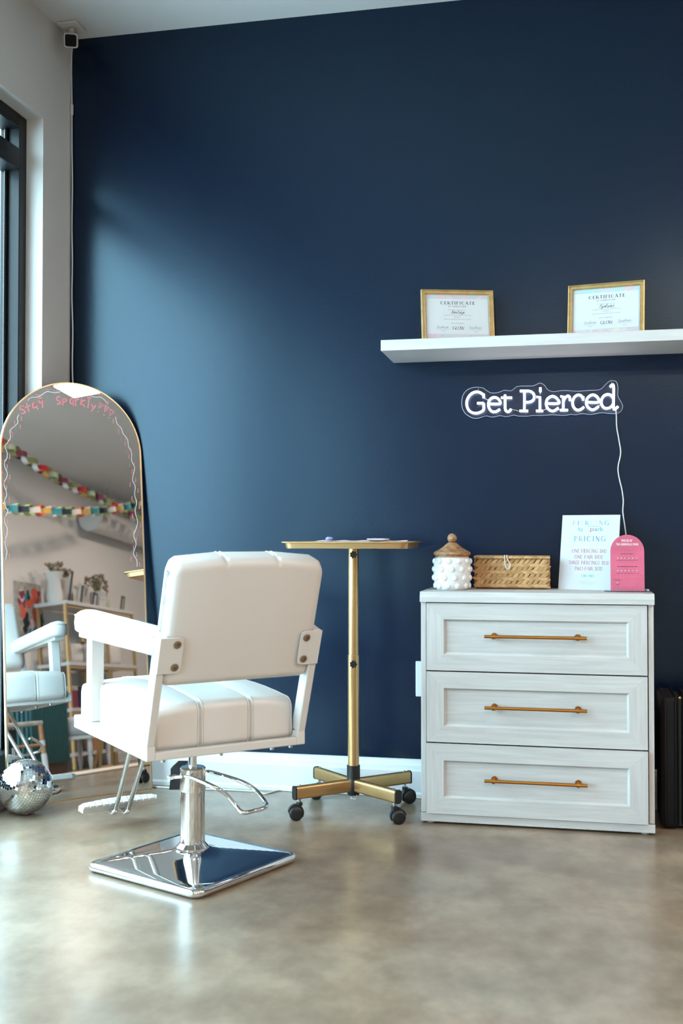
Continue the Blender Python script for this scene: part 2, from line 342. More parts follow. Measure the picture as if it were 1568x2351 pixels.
def print_line(b, txt, u0, u1, v, h, m, thin=.05, thick=.14, track=.2, serif=False, t=0, pick=None):
    """one printed line between u0 and u1, its middle at v"""
    k = (u1 - u0) / line_width(txt, track); x = u0; out = []
    for c in txt:
        w, st = GL[c]; bb = b if pick is None else pick(len(out))
        for kind, pts in st:
            bb.ribbon([(x + p[0] * k, v + (p[1] - .5) * h) for p in pts], (thick if kind == 'w' else thin) * h, m, t)
            if serif and kind == 'w':
                for p in (pts[0], pts[-1]):
                    if p[1] in (0, 1): bb.ribbon([(x + (p[0] - .13) * k, v + (p[1] - .5) * h), (x + (p[0] + .13) * k, v + (p[1] - .5) * h)], thin * h * 1.2, m, t)
        out.append(c); x += (w + track) * k
def small_text(b, txt, u0, u1, v, h, m, t=0):
    """plain small type"""
    cu = bpy.data.curves.new('type', 'FONT'); cu.body = txt; cu.size = 1; cu.resolution_u = 2
    o = bpy.data.objects.new('type', cu); COL.objects.link(o); bpy.context.view_layer.update()
    me = bpy.data.meshes.new_from_object(o.evaluated_get(bpy.context.evaluated_depsgraph_get()))
    xs = [v_.co.x for v_ in me.vertices]
    if xs:
        x0, x1 = min(xs), max(xs); k = (u1 - u0) / (x1 - x0)
        b.add([m @ Vector((u0 + (q.co.x - x0) * k, v - h / 2 + q.co.y * h / .72, t)) for q in me.vertices], [list(p.vertices) for p in me.polygons])
    bpy.data.objects.remove(o); bpy.data.curves.remove(cu); bpy.data.meshes.remove(me)
def faint_line(b, seed, u0, u1, v, h, m, t=0):
    """print too fine to read: a row of tiny marks"""
    rnd = random.Random(seed); u = u0
    while u < u1:
        w = rnd.uniform(.5, 1.3) * h; b.ribbon([(u, v), (min(u + w, u1), v)], h * rnd.uniform(.45, .8), m, t); u += w + h * rnd.uniform(.25, .7)
def scribble(b, seed, u0, u1, v, h, m, w, t=0):
    rnd = random.Random(seed); n = 9; pts = []
    for i in range(n * 2 + 1):
        f = i / (n * 2); big = .5 if i in (1, 9) else .16 + .12 * rnd.random()
        pts.append((u0 + (u1 - u0) * f + (.004 if i % 2 else -.002) * rnd.random(), v + (big if i % 2 else -.16 - (.3 if i in (2, 14) else .1) * rnd.random()) * h, 0))
    b.ribbon([(p.x, p.y) for p in spline(pts, 5)], w, m, t)

# ================================================================== THE SETTING
def struct(o): o['kind'] = 'structure'; return o
struct(B().box((WX - .3, BACK - .2, -.1), (RIGHT + .2, WY + .2, 0)).build('floor', 'floor'))
struct(B().box((WX - .3, BACK - .2, CZ), (RIGHT + .2, WY + .2, CZ + .12)).build('ceiling', 'ceil'))
struct(B().box((WX - .3, WY, 0), (RIGHT + .2, WY + .2, CZ)).build('wall_back', 'navy'))
struct(B().box((RIGHT, BACK, 0), (RIGHT + .2, WY, CZ)).build('wall_right', 'plaster'))
struct(B().box((2.7, .37, 0), (RIGHT, .55, CZ)).build('wall_partition', 'plaster'))
# left wall: piers between tall shop windows, kerb below, header above
BAYS = [(1.15, 3.928), (-1.95, .85)]
WZ0, WZ1, WD = .10, 2.65, .23
b = B()
ys = [BACK] + [y for a in reversed(BAYS) for y in a] + [WY]
for i in range(0, len(ys), 2): b.box((WX - WD, ys[i], 0), (WX, ys[i + 1], CZ))
for y0, y1 in BAYS:
    b.box((WX - WD, y0, WZ1), (WX, y1, CZ)); b.box((WX - WD, y0, 0), (WX, y1, WZ0))
struct(b.build('wall_left', 'plaster'))
struct(B().box((WX - WD, BACK - .2, 0), (RIGHT, BACK, CZ)).build('wall_front', 'plaster'))
def window(name, o, along, n_in, length, mulls, z0=WZ0, z1=WZ1, set_back=.07):
    """frame and panes of a shop window; o = one end on the inner wall face, along = direction, n_in = into the room"""
    along, n_in = Vector(along), Vector(n_in)
    w = struct(thing(name, o)); w['label'] = None; del w['label']
    m = frame_m(o, along, (0, 0, 1))          # u along, v up, t = along x up
    sgn = 1 if Vector(m.col[2][:3]).dot(n_in) > 0 else -1
    t0, t1 = -sgn * set_back, -sgn * (set_back + .085)
    def bar(nm, u0, u1, v0, v1, a=t0, c=t1, mt='black'):
        B().box((u0, v0, min(a, c)), (u1, v1, max(a, c)), .004, 1, m).build(nm, mt, w, world=True)
    fw = .055
    bar('window_jamb', 0, fw, z0, z1); bar('window_jamb', length - fw, length, z0, z1)
    bar('window_head', fw, length - fw, z1 - fw, z1); bar('window_sill', fw, length - fw, z0, z0 + .07)
    us = [fw] + [length * k / mulls for k in range(1, mulls)] + [length - fw]
    for u in us[1:-1]: bar('window_mullion', u - .03, u + .03, z0 + .07, z1 - fw)
    tz = 2.44
    for i in range(len(us) - 1):
        a = us[i] + (.03 if i else 0); c = us[i + 1] - (.03 if i < len(us) - 2 else 0)
        bar('window_transom', a, c, tz - .01, tz + .075)
        tm = (t0 + t1) / 2 - sgn * .02
        for v0, v1 in ((z0 + .07, tz - .01), (tz + .075, z1 - fw)):
            bar('glazing_bead', a, a + .02, v0, v1, tm + sgn * .012, tm + sgn * .004); bar('glazing_bead', c - .02, c, v0, v1, tm + sgn * .012, tm + sgn * .004)
            bar('window_pane', a, c, v0, v1, tm - .003, tm + .003, 'glass')
    return w
k = 1
PORT = []
for y0, y1 in BAYS:
    window('window_%d' % k, Vector((WX, y1, 0)), (0, -1, 0), (1, 0, 0), y1 - y0, k); k += 1
    PORT.append((Vector((WX - WD - .02, (y0 + y1) / 2, (WZ0 + WZ1) / 2)), Vector((1, 0, 0)), y1 - y0, WZ1 - WZ0))
for p, d, sx, sy in PORT:            # sky portals in the window openings
    ld = bpy.data.lights.new('window_portal', 'AREA'); ld.shape = 'RECTANGLE'; ld.size = sx; ld.size_y = sy
    ld.cycles.is_portal = True
    lo = bpy.data.objects.new('window_portal', ld); COL.objects.link(lo); lo.location = p
    lo.rotation_mode = 'QUATERNION'; lo.rotation_quaternion = d.to_track_quat('-Z', 'Z')
# skirting boards
def skirting(name, p0, p1, n):
    p0, p1, n = Vector(p0), Vector(p1), Vector(n); d = (p1 - p0); L = d.length
    prof = [(0, 0), (.034, 0), (.034, .012), (.028, .020), (.026, .098), (.020, .104), (.018, .118), (.013, .124), (.010, .136), (0, .140)]
    m = frame_m(p0, n, (0, 0, 1)); s = 1 if Vector(m.col[2][:3]).dot(d) > 0 else -1
    return struct(B().prism(prof, 0, s * L, m).build(name, 'trim'))
skirting('baseboard_back', (WX, WY, 0), (RIGHT, WY, 0), (0, -1, 0))
skirting('baseboard_left', (WX, BAYS[0][1] + .002, 0), (WX, WY - .036, 0), (1, 0, 0))
skirting('baseboard_partition', (2.7, .55, 0), (RIGHT, .55, 0), (0, 1, 0))
# outdoors
struct(B().box((-30, -25, -.35), (WX - .3, 30, -.15)).build('pavement', 'pave', loc=None))
bw = thing('brick_building', (-11, 17, -.15), 0, 'brick building across the street seen through the shop window', 'building')
B().box((-15, 12, -.15), (-11, 27, 6.0)).build('brick_wall', 'brick', bw, world=True)
for yy in range(13, 26, 3):
    for zz in (.9,):
        wn = B().box((-10.98, yy, zz), (-10.94, yy + 1.2, zz + 1.7)).build('building_window', 'black', bw, world=True)

# ------------------------------------------------------------------ ceiling lamps
def panel_lamp(x, y, label):
    t = thing('ceiling_panel_light', (x, y, CZ), 0, label, 'ceiling light', 'square flush ceiling lights')
    h = .19
    b = B(); b.box((-h, -h, -.035), (-h + .015, h, 0)); b.box((h - .015, -h, -.035), (h, h, 0)); b.box((-h + .015, -h, -.035), (h - .015, -h + .015, 0)); b.box((-h + .015, h - .015, -.035), (h - .015, h, 0))
    b.build('lamp_frame', 'thin_gold', t)
    B().box((-h + .015, -h + .015, -.03), (h - .015, h - .015, -.002)).build('diffuser', 'lamp', t)
    ld = bpy.data.lights.new('lamp_light', 'AREA'); ld.size = .34; ld.energy = PANEL_W; ld.color = (1, .85, .73)
    lo = bpy.data.objects.new('lamp_light', ld); COL.objects.link(lo); lo.parent = t; lo.location = (0, 0, -.037)
panel_lamp(2.05, 2.12, 'square gold-edged ceiling light seen at the top of the arched mirror')
for x, y, l_ in ((1.0, -1.2, 'nearest behind the camera'), (-.2, -2.9, 'far behind the camera on the window side'), (2.05, -2.6, 'far behind the camera towards the shop floor'), (2.2, -.3, 'just before the end of the partition'), (5.0, 2.4, 'over the shelving alcove'), (3.5, 3.4, 'added near the navy wall to brighten the mirrored alcove')):  # unseen lamps put in for warm fill; the last brightens the mirrored wall
    panel_lamp(x, y, 'unseen square gold-edged ceiling fill light ' + l_)

# ================================================================== SALON CHAIR
ch = thing('salon_chair', (-1.149, 3.122, 0), R(43.4), 'white vinyl salon chair on a square chrome base, its back turned to us', 'chair')
CHM = mw(ch); CHI = CHM.inverted()
def at_f(x, y, f):                       # pixel -> chair coordinates on the plane forward = f
    n = (CHM.to_3x3() @ Vector((0, 1, 0))); c = n.dot(CHM @ Vector((0, f, 0))); return CHI @ at_plane(x, y, n, c)
def at_cz(x, y, z): return CHI @ at_z(x, y, z)
colc = CHI @ Vector((-1.131, 3.142, 0))
# base: four-sided chrome pyramid with a rolled rim
basec = CHI @ Vector((-1.128, 3.146, 0)); HB = .221
b = B(); NG = 28; vs = []; fs = []
rot = Matrix.Rotation(R(66 - 43.4), 3, 'Z')
for i in range(NG + 1):
    for j in range(NG + 1):
        x, y = (2 * i / NG - 1), (2 * j / NG - 1)
        mm = max(abs(x), abs(y)); mn = min(abs(x), abs(y))
        z = .024 + .034 * (1 - mm) + .030 * max(0, 1 - math.hypot(x, y) / .42) ** 2.2
        k = 1 - .035 * (mn ** 8) * (mm ** 8)
        if mm > .999: z = .0215
        vs.append(rot @ Vector((x * HB * k, y * HB * k, z)) + Vector((basec.x, basec.y, 0)))
for i in range(NG):
    for j in range(NG): fs.append((i * (NG + 1) + j, (i + 1) * (NG + 1) + j, (i + 1) * (NG + 1) + j + 1, i * (NG + 1) + j + 1))
b.add(vs, fs); b.build('base_plate', 'chrome', ch, smooth=25)
rimp = []
c_ = HB - .004
for sx, sy in ((1, 1), (-1, 1), (-1, -1), (1, -1)):
    for a in range(0, 91, 18):
        a0 = math.atan2(sy, sx) - R(45) + R(a); rr = .022
        rimp.append(rot @ Vector((sx * (c_ - rr) + rr * math.cos(a0), sy * (c_ - rr) + rr * math.sin(a0), 0)) + Vector((basec.x, basec.y, .0135)))
B().tube(rimp, .0125, 12, closed=True).build('base_rim', 'chrome', ch, smooth=60)
B().lathe([(.058, .042), (.057, .050), (.050, .056), (.050, .062), (.044, .068), (.0385, .074)], 40, (colc.x, colc.y, 0)).build('collar', 'chrome', ch, smooth=35)
B().cyl((colc.x, colc.y, .05), (colc.x, colc.y, .229), .0372, seg=48).build('column', 'chrome', ch, smooth=40)
B().lathe([(.0385, .229), (.0390, .231), (.0390, .296), (.036, .300), (.013, .3015)], 48, (colc.x, colc.y, 0)).build('column_sleeve', 'chrome', ch, smooth=35)
B().cyl((colc.x, colc.y, .30), (colc.x, colc.y, .392), .0125, seg=24).build('piston', 'chrome', ch, smooth=40)
# pump lever: chrome loop, and the housing of its pivot
lev = [at_cz(x, y, z) for x, y, z in ((393, 1785, .268), (410, 1783, .272), (432, 1783, .278), (452, 1789, .278), (490, 1806, .262), (520, 1824, .236), (540, 1847, .205), (551, 1861, .190), (562, 1866, .184), (585, 1861, .184), (604, 1856, .186), (612, 1849, .190), (608, 1840, .194), (588, 1815, .216), (560, 1797, .238), (520, 1783, .252), (480, 1772, .258), (473, 1776, .254))]
lv = B().tube(spline(lev, 5), .0062, 12).build('pump_lever', 'chrome', ch, smooth=60)
pv = at_cz(394, 1785, .268)
B().lathe([(.0, -.014), (.008, -.013), (.008, .011), (.0045, .014), (.0, .0145)], 16, pv, Vector((0, 0, 1)).rotation_difference(Vector((-1, -.35, 0)).normalized())).build('lever_bolt', 'chrome', lv, smooth=40)
hb = at_cz(408, 1781, .262)
B().prism([(-.022, -.042), (.03, -.040), (.03, .038), (.0, .038), (-.018, .022), (-.018, .0)], -.022, .022, frame_m((hb.x + .006, hb.y + .016, hb.z), (CHI.to_3x3() @ RT), (0, 0, 1))).build('lever_housing', 'rubber', ch)
# seat frame of square tube
Z0, Z1 = .397, .436; HW, FB_, FF_ = .242, -.308, .312
sf = B().box((-HW, FB_, Z0), (-HW + .026, FF_, Z1), .002, 1).build('side_rail', 'wmetal', ch)
B().box((HW - .026, FB_, Z0), (HW, FF_, Z1), .002, 1).build('side_rail', 'wmetal', ch)
B().box((-HW + .026, FB_, Z0), (HW - .026, FB_ + .022, Z0 + .022), .002, 1).build('cross_rail', 'wmetal', ch)
B().box((-HW + .026, FF_ - .03, Z0), (HW - .026, FF_ - .004, Z0 + .022), .002, 1).build('cross_rail', 'wmetal', ch)
B().box((-HW + .026, -.075, Z0 + .002), (HW - .026, -.015, Z0 + .022)).box((-HW + .026, .06, Z0 + .002), (HW - .026, .12, Z0 + .022)).build('mount_bar', 'wmetal', ch)
for x in (-.19, -.02, .14, .2):
    B().cyl((x, FB_ + .011, Z0 - .007), (x, FB_ + .011, Z0), .006, seg=10).build('screw_head', 'steel', ch, smooth=40)
for x in (-.15, .15):
    for y in (FF_ - .02, .09): B().cyl((x, y, Z0 - .007), (x, y, Z0 + .003), .006, seg=10).build('screw_head', 'steel', ch, smooth=40)
# cushions: lofted across the width, pinched at the two seams
def loft(stations, section, cap=True):
    b = B(); rings = [section(r, ins) for r, ins in stations]; n = len(rings[0]); vs = [v for r in rings for v in r]; fs = []
    for i in range(len(rings) - 1):
        for k in range(n): fs.append((i * n + k, i * n + (k + 1) % n, (i + 1) * n + (k + 1) % n, (i + 1) * n + k))
    fs.append(list(range(n))); fs.append([(len(rings) - 1) * n + k for k in range(n)])
    return b.add(vs, fs)
def stations(hw, seams, rad, pinch):
    st = []
    for a in (0, 30, 60, 90): st.append((-hw + rad * (1 - math.sin(R(a))) , rad * (1 - math.sin(R(90 - a)))) if False else (-hw + rad * (1 - math.cos(R(a))), rad * (1 - math.sin(R(a)))))
    for s_ in seams: st += [(s_ - .012, 0), (s_ - .007, pinch * .15), (s_ - .002, pinch), (s_ + .002, pinch), (s_ + .007, pinch * .15), (s_ + .012, 0)]
    for a in (90, 60, 30, 0): st.append((hw - rad * (1 - math.cos(R(a))), rad * (1 - math.sin(R(a)))))
    return st
def rrect(x0, x1, y0, y1, r, crown=0, n=6, cr_side='y1'):
    """rounded rectangle outline in 2D with a little crown on its y1 side"""
    pts = []
    for cx, cy, a0 in ((x1 - r, y1 - r, 0), (x0 + r, y1 - r, 90), (x0 + r, y0 + r, 180), (x1 - r, y0 + r, 270)):
        for i in range(n + 1): a = R(a0 + 90 * i / n); pts.append((cx + r * math.cos(a), cy + r * math.sin(a)))
        if a0 == 0:
            for k in range(1, 8): pts.append((x1 - r + (x0 - x1 + 2 * r) * k / 8, y1))
    out = []
    for x, y in pts:
        f = (x - (x0 + x1) / 2) / ((x1 - x0) / 2); g = max(0, (y - y0) / (y1 - y0))
        out.append((x, y + crown * (1 - f * f) * g))
    return out
def seat_section(r, ins):
    return [Vector((r, f, z)) for f, z in rrect(-.285 + ins, .335 - ins, .412 + ins * .4, .530 - ins + .012 * (1 - (r / .23) ** 2), .026, .020)]
SEAMS = (-.076, .078)
sc = loft(stations(.2155, SEAMS, .020, .006), seat_section).build('seat_cushion', 'vinyl', ch, smooth=50)
for s_ in SEAMS:
    for o_ in (-.0065, .0065):
        B().tube([v + Vector((o_, 0, 0)) for v in seat_section(s_, -.0006)] , .0011, 6, closed=True).build('seam_stitching', 'stitch', sc, smooth=60)
for s_ in (-1, 1):
    B().tube([Vector((s_ * .2110, v.y, v.z)) for v in seat_section(s_ * .205, .006)], .0026, 8, closed=True).build('piping', 'vinyl', sc, smooth=60)
# back: posts, plates with bolts, padded backrest leaning back
LEAN = R(17.5); back_m = Matrix.Translation((0, -.308, Z1)) @ Matrix.Rotation(LEAN, 4, 'X')     # local z up the lean, local y into the pad
for s_ in (-1, 1):
    x0, x1 = sorted((s_ * HW, s_ * (HW - .023)))
    B().box((x0, 0, -.006), (x1, .042, .312), .002, 1, back_m).build('back_post', 'wmetal', ch)
    xo, xi = s_ * HW, s_ * .176
    b = B(); t = bmesh.new(); pol = [(xo, .212), (xi + s_ * .012, .212), (xi + s_ * .003, .216), (xi, .226), (xi, .300), (xi + s_ * .003, .308), (xi + s_ * .012, .312), (xo, .312)]
    b.prism(pol, .002, .0055, back_m @ frame_m((0, 0, 0), (1, 0, 0), (0, 0, 1)))
    pl = b.build('back_plate', 'wmetal', ch)
    for zz in (.229, .293):
        q = back_m.to_quaternion() @ Vector((0, 0, 1)).rotation_difference(Vector((0, -1, 0)))
        B().lathe([(.0105, 0), (.0105, .002), (.008, .0035), (.004, .0038), (.0035, .0015), (0, .0015)], 18, back_m @ Vector((s_ * .194, -.0055, zz)), q).build('bolt', 'bronze', pl, smooth=40)
def back_section(r, ins):
    bi = ins if abs(r) > .19 else 0
    pts = rrect(.003 + bi * .8, .082 - ins, .165 + bi, .523 - ins, .026)
    edge = 1 - (abs(r) / .226) ** 6
    return [back_m @ Vector((r, y + (.010 * edge if y > .05 else 0) + (-.0 if y > .02 else 0), z - .014 * (r / .226) ** 4 * (1 if z > .4 else 0))) for y, z in pts]
bk = loft(stations(.226, (-.076, .078), .026, .005), back_section).build('backrest', 'vinyl', ch, smooth=50)
for s_ in (-.076, .078):
    for o_ in (-.0065, .0065):
        ring = [v + Vector((o_, 0, 0)) for v in back_section(s_, -.0006)]
        B().tube([v for v in ring if (back_m.inverted() @ v).y > .03], .0011, 6).build('seam_stitching', 'stitch', bk, smooth=60)
# arms
for s_ in (-1, 1):
    x0, x1 = sorted((s_ * (HW + .001), s_ * (HW - .040)))
    B().box((x0, .146, Z1), (x1, .190, .690), .003, 1).build('arm_post', 'wmetal', ch)
    x0, x1 = sorted((s_ * (HW + .002), s_ * (HW - .045)))
    ar = B().box((x0, -.345, .684), (x1, .262, .698), .002, 1).build('arm_support', 'wmetal', ch)
    xc = s_ * (HW - .030); b = B(); hwid = .040
    outl = [(-.372 + .03 * (1 - math.sin(R(a))) if False else -.372, 0) for a in ()]
    # pad outline seen from above (rounded ends), lofted upward with soft edges
    def pad_ring(ins, z):
        pts = []
        L0, L1, rr = -.365 + ins, .306 - ins, .036
        for cx, cy, a0 in ((hwid - rr, L1 - rr, 0), (-hwid + rr, L1 - rr, 90), (-hwid + rr * .5, L0 + rr * .5, 180), (hwid - rr * .5, L0 + rr * .5, 270)):
            q = rr if a0 < 180 else rr * .5
            for i in range(7):
                a = R(a0 + 15 * i); x, y = cx + (q - ins) * math.cos(a), cy + q * math.sin(a)
                dz = -.016 * max(0, (-.05 - y) / .32) ** 1.5 + .004 * max(0, 1 - abs(y - .12) / .2)
                pts.append(Vector((xc + x, y, z + dz)))
        return pts
    rings = [pad_ring(.006, .698), pad_ring(0, .705), pad_ring(-.002, .728), pad_ring(0, .748), pad_ring(.004, .756), pad_ring(.014, .7635), pad_ring(.028, .767)]
    n = len(rings[0]); fs = [list(range(n))[::-1], [(len(rings) - 1) * n + k for k in range(n)]]
    for i in range(len(rings) - 1):
        for k in range(n): fs.append((i * n + k, i * n + (k + 1) % n, (i + 1) * n + (k + 1) % n, (i + 1) * n + k))
    pd = B().add([v for r in rings for v in r], fs).build('arm_pad', 'vinyl', ch, smooth=50)
    B().tube(pad_ring(0, .7505), .0026, 8, closed=True).build('piping', 'stitch', pd, smooth=60)
# footrest: two bent chrome tubes and a ribbed white bar
for (tx, ty, bx, by, tb) in ((322, 1690, 262, 1862, .165), (362, 1700, 292, 1861, .165)):
    p0 = at_f(tx - 12, ty + 20, .215); p1 = at_f(bx + 8, by - 22, .525); p2 = at_f(bx, by, .548); p0.z = min(p0.z, .395)
    top = Vector((p0.x, .20, .398))
    pts = [top, Vector((p0.x, .215, .388)), p1, p2 + Vector((0, .002, -.004)), p2 + Vector((-.006, .022, -.003)), p2 + Vector((-.010, .045, .010)), p2 + Vector((-.010, .062, .022))]
    B().tube(spline(pts, 5), .0082, 12).build('footrest_tube', 'chrome', ch, smooth=60)
fl_, fr_ = at_f(182, 1858, .575), at_f(362, 1832, .575)
ax = (fr_ - fl_); LNG = ax.length; fm = frame_m(fl_, ax, (0, .92, .32))
b = B(); pol = [(0, .010), (.010, -.012), (LNG - .010, -.012), (LNG, .010), (LNG - .02, .022), (LNG * .5, .032), (.02, .022)]
fb = b.prism(pol, -.012, .007, fm).build('footrest_bar', 'wmetal', ch)
for k in range(11):
    u0 = .012 + (LNG - .024) * k / 11; u1 = u0 + (LNG - .024) / 11 - .004
    e = .030 - .016 * abs((u0 + u1) / LNG - 1) ** 2
    B().box((u0, -.0105, .007), (u1, e - .004, .0115), .001, 1, fm).build('footrest_rib', 'wmetal', fb)

# ================================================================== DRESSER
DX0, DX1, DF, DB, DZ = -.524, .260, 3.772, 4.125, .804
dr = thing('dresser', ((DX0 + DX1) / 2, (DF + DB) / 2, 0), 0, 'whitewashed wooden chest of three drawers with brass bar handles', 'dresser')
OX, OY = (DX0 + DX1) / 2, (DF + DB) / 2; HWD = (DX1 - DX0) / 2; yf, yb = DF - OY, DB - OY
B().box((-HWD, yf + .012, .038), (-HWD + .018, yb, .768), .001, 1).build('side_panel', 'dresser_v', dr)
B().box((HWD - .018, yf + .012, .038), (HWD, yb, .768), .001, 1).build('side_panel', 'dresser_v', dr)
B().box((-HWD + .018, yb - .012, .038), (HWD - .018, yb, .768)).build('back_panel', 'dresser', dr)
b = B(); prof = [(yf - .004, .768), (yf - .004, .785), (yf + .002, .803), (yf + .004, .804), (yb, .804), (yb, .768)]
b.prism(prof, -HWD - .002, HWD + .002, Matrix(((0, 0, 1, 0), (1, 0, 0, 0), (0, 1, 0, 0), (0, 0, 0, 1)))).build('top_board', 'dresser', dr)
B().box((-HWD - .001, yf + .006, .008), (HWD + .001, yb, .036), .0015, 1).build('plinth', 'dresser', dr)
for x in (-HWD + .03, HWD - .03):
    for y in (yf + .04, yb - .04): B().cyl((x, y, 0), (x, y, .008), .015, seg=14).build('foot', 'plug', dr)
DRX0, DRX1 = -HWD + .0205, HWD - .0215
for z0, z1, dy in ((.5310, .7645, 0), (.2830, .5265, 0), (.0385, .2785, -.010)):
    Y0, Y1 = yf + .004 + dy, yf + .024 + dy; fwid = .060; iz = .056
    d = B().box((DRX0 + .02, Y0 + .010, z0 + .02), (DRX1 - .02, Y1, z1 - .02)).build('drawer', 'dresser', dr)
    # four mitred frame members with a bevelled inner edge
    def member(nm, pts_o, pts_i, mt):
        (ax_, az_), (bx_, bz_) = pts_o; (cx_, cz_), (ex_, ez_) = pts_i
        def sh(x, z, k): mx_, mz_ = (DRX0 + DRX1) / 2, (z0 + z1) / 2; return (x + k * (1 if x < mx_ else -1), z + k * (1 if z < mz_ else -1))
        c2, e2 = sh(cx_, cz_, .007), sh(ex_, ez_, .007)
        vs = [(ax_, Y0 + .001, az_), (bx_, Y0 + .001, bz_), (ex_, Y0, ez_), (cx_, Y0, cz_), (e2[0], Y0 + .0095, e2[1]), (c2[0], Y0 + .0095, c2[1]),
              (ax_, Y1, az_), (bx_, Y1, bz_), (e2[0], Y1, e2[1]), (c2[0], Y1, c2[1])]
        B().add(vs, [(0, 1, 2, 3), (3, 2, 4, 5), (5, 4, 8, 9), (0, 6, 7, 1), (6, 9, 8, 7), (0, 3, 5, 9, 6), (1, 7, 8, 4, 2)]).build(nm, mt, d)
    g = .00012
    member('top_rail', ((DRX0 + g, z1), (DRX1 - g, z1)), ((DRX0 + fwid + g, z1 - iz), (DRX1 - fwid - g, z1 - iz)), 'dresser')
    member('bottom_rail', ((DRX0 + g, z0), (DRX1 - g, z0)), ((DRX0 + fwid + g, z0 + iz), (DRX1 - fwid - g, z0 + iz)), 'dresser')
    member('stile', ((DRX0, z0 + g), (DRX0, z1 - g)), ((DRX0 + fwid, z0 + iz + g), (DRX0 + fwid, z1 - iz - g)), 'dresser_v')
    member('stile', ((DRX1, z0 + g), (DRX1, z1 - g)), ((DRX1 - fwid, z0 + iz + g), (DRX1 - fwid, z1 - iz - g)), 'dresser_v')
    zc = (z0 + z1) / 2 + .006; b = B(); hy = Y0 - .028; hx0, hx1 = -.301 - OX, .041 - OX
    b.cyl((hx0, hy, zc), (hx1, hy, zc), .0058, seg=16)
    for x in (-.270 - OX, .011 - OX):
        b.cyl((x - .0055, hy, zc), (x + .0055, hy, zc), .0088, seg=16)
        b.cyl((x, hy, zc), (x, Y0 + .008, zc), .0050, seg=12); b.cyl((x, Y0 + .004, zc), (x, Y0 + .0098, zc), .0105, seg=16)
    b.build('handle', 'brass', d, smooth=40)

# ------------------------------------------------------------------ things on the dresser
jx, jy = at_y(1038, 1300, 3.93).x, 3.93
jar = thing('bubble_jar', (jx, jy, DZ), 0, 'white ceramic jar covered in raised bumps with a wooden lid', 'jar')
JP = [(.052, 0), (.058, .004), (.064, .020), (.067, .045), (.0675, .075), (.066, .105), (.063, .114), (.060, .117)]
B().lathe(JP, 48, (0, 0, 0)).build('jar_body', 'ceramic', jar, smooth=50)
def prof_r(z):
    for (r0, z0_), (r1, z1_) in zip(JP, JP[1:]):
        if z0_ <= z <= z1_: return r0 + (r1 - r0) * (z - z0_) / (z1_ - z0_)
    return .06
proto = None
for row, z in enumerate((.016, .044, .074, .103)):
    for k in range(11):
        a = 2 * math.pi * (k + (.5 if row % 2 else 0)) / 11 + .12 * row; r_ = prof_r(z) - .001
        m_ = Matrix.Translation((math.cos(a) * r_, math.sin(a) * r_, z)) @ Matrix.Rotation(a, 4, 'Z') @ Matrix.Rotation(R(90), 4, 'Y')
        if proto is None:
            proto = B().lathe([(.0112, -.001), (.0106, .002), (.0088, .0048), (.005, .0068), (0, .0075)], 14).build('bump', 'ceramic', jar, smooth=60); proto.matrix_local = m_
        else: inst(proto, jar, m_)
B().lathe([(.060, .1165), (.060, .124), (.0655, .125), (.0668, .130), (.0650, .1355), (.052, .1425), (.034, .153), (.022, .164), (.014, .170), (0, .171)], 48).build('lid', 'lidwood', jar, smooth=35)
b = B(); b.lathe([(0, .168)] + [(.0172 * math.sin(R(a)), .1855 - .0172 * math.cos(R(a))) for a in range(15, 180, 15)] + [(0, .2027)], 24); b.build('lid_knob', 'lidwood', jar, smooth=60)
# woven basket
bx0, bx1 = at_y(1088, 1350, 4.0).x, at_y(1262, 1350, 4.0).x
bk_ = thing('woven_basket', ((bx0 + bx1) / 2, 4.062, DZ), 0, 'woven straw box with lid and button loop on the chest', 'basket')
hw = (bx1 - bx0) / 2; hd = .062
B().box((-hw + .007, -hd + .007, .002), (hw - .007, hd - .004, .108)).build('basket_core', 'straw_dark', bk_)
sv = []
def strand_mesh(mt):                       # one plump leaf of the plait
    b = B(); n = 7; rings = []
    pts = [(-.5 + i / (n - 1)) for i in range(n)]; vs = []; fs = []
    for i, p in enumerate(pts):
        w = math.sin(math.pi * (i + .5) / n) ** .6
        for k in range(6):
            a = 2 * math.pi * k / 6; vs.append((p * .0390, math.cos(a) * .0056 * w, math.sin(a) * .0085 * w + .0045 * math.sin(p * 3.0)))
    for i in range(n - 1):
        for k in range(6): fs.append((i * 6 + k, i * 6 + (k + 1) % 6, (i + 1) * 6 + (k + 1) % 6, (i + 1) * 6 + k))
    fs.append(list(range(6))[::-1]); fs.append([(n - 1) * 6 + k for k in range(6)])
    o = b.add(vs, fs).build('strand', mt, bk_, smooth=60); return o
SA, SB = strand_mesh('straw'), strand_mesh('straw2'); firsts = {id(SA): False, id(SB): False}
def put(src, m_):
    if not firsts[id(src)]: firsts[id(src)] = True; src.matrix_local = m_; return
    inst(src, bk_, m_)
rows = 4
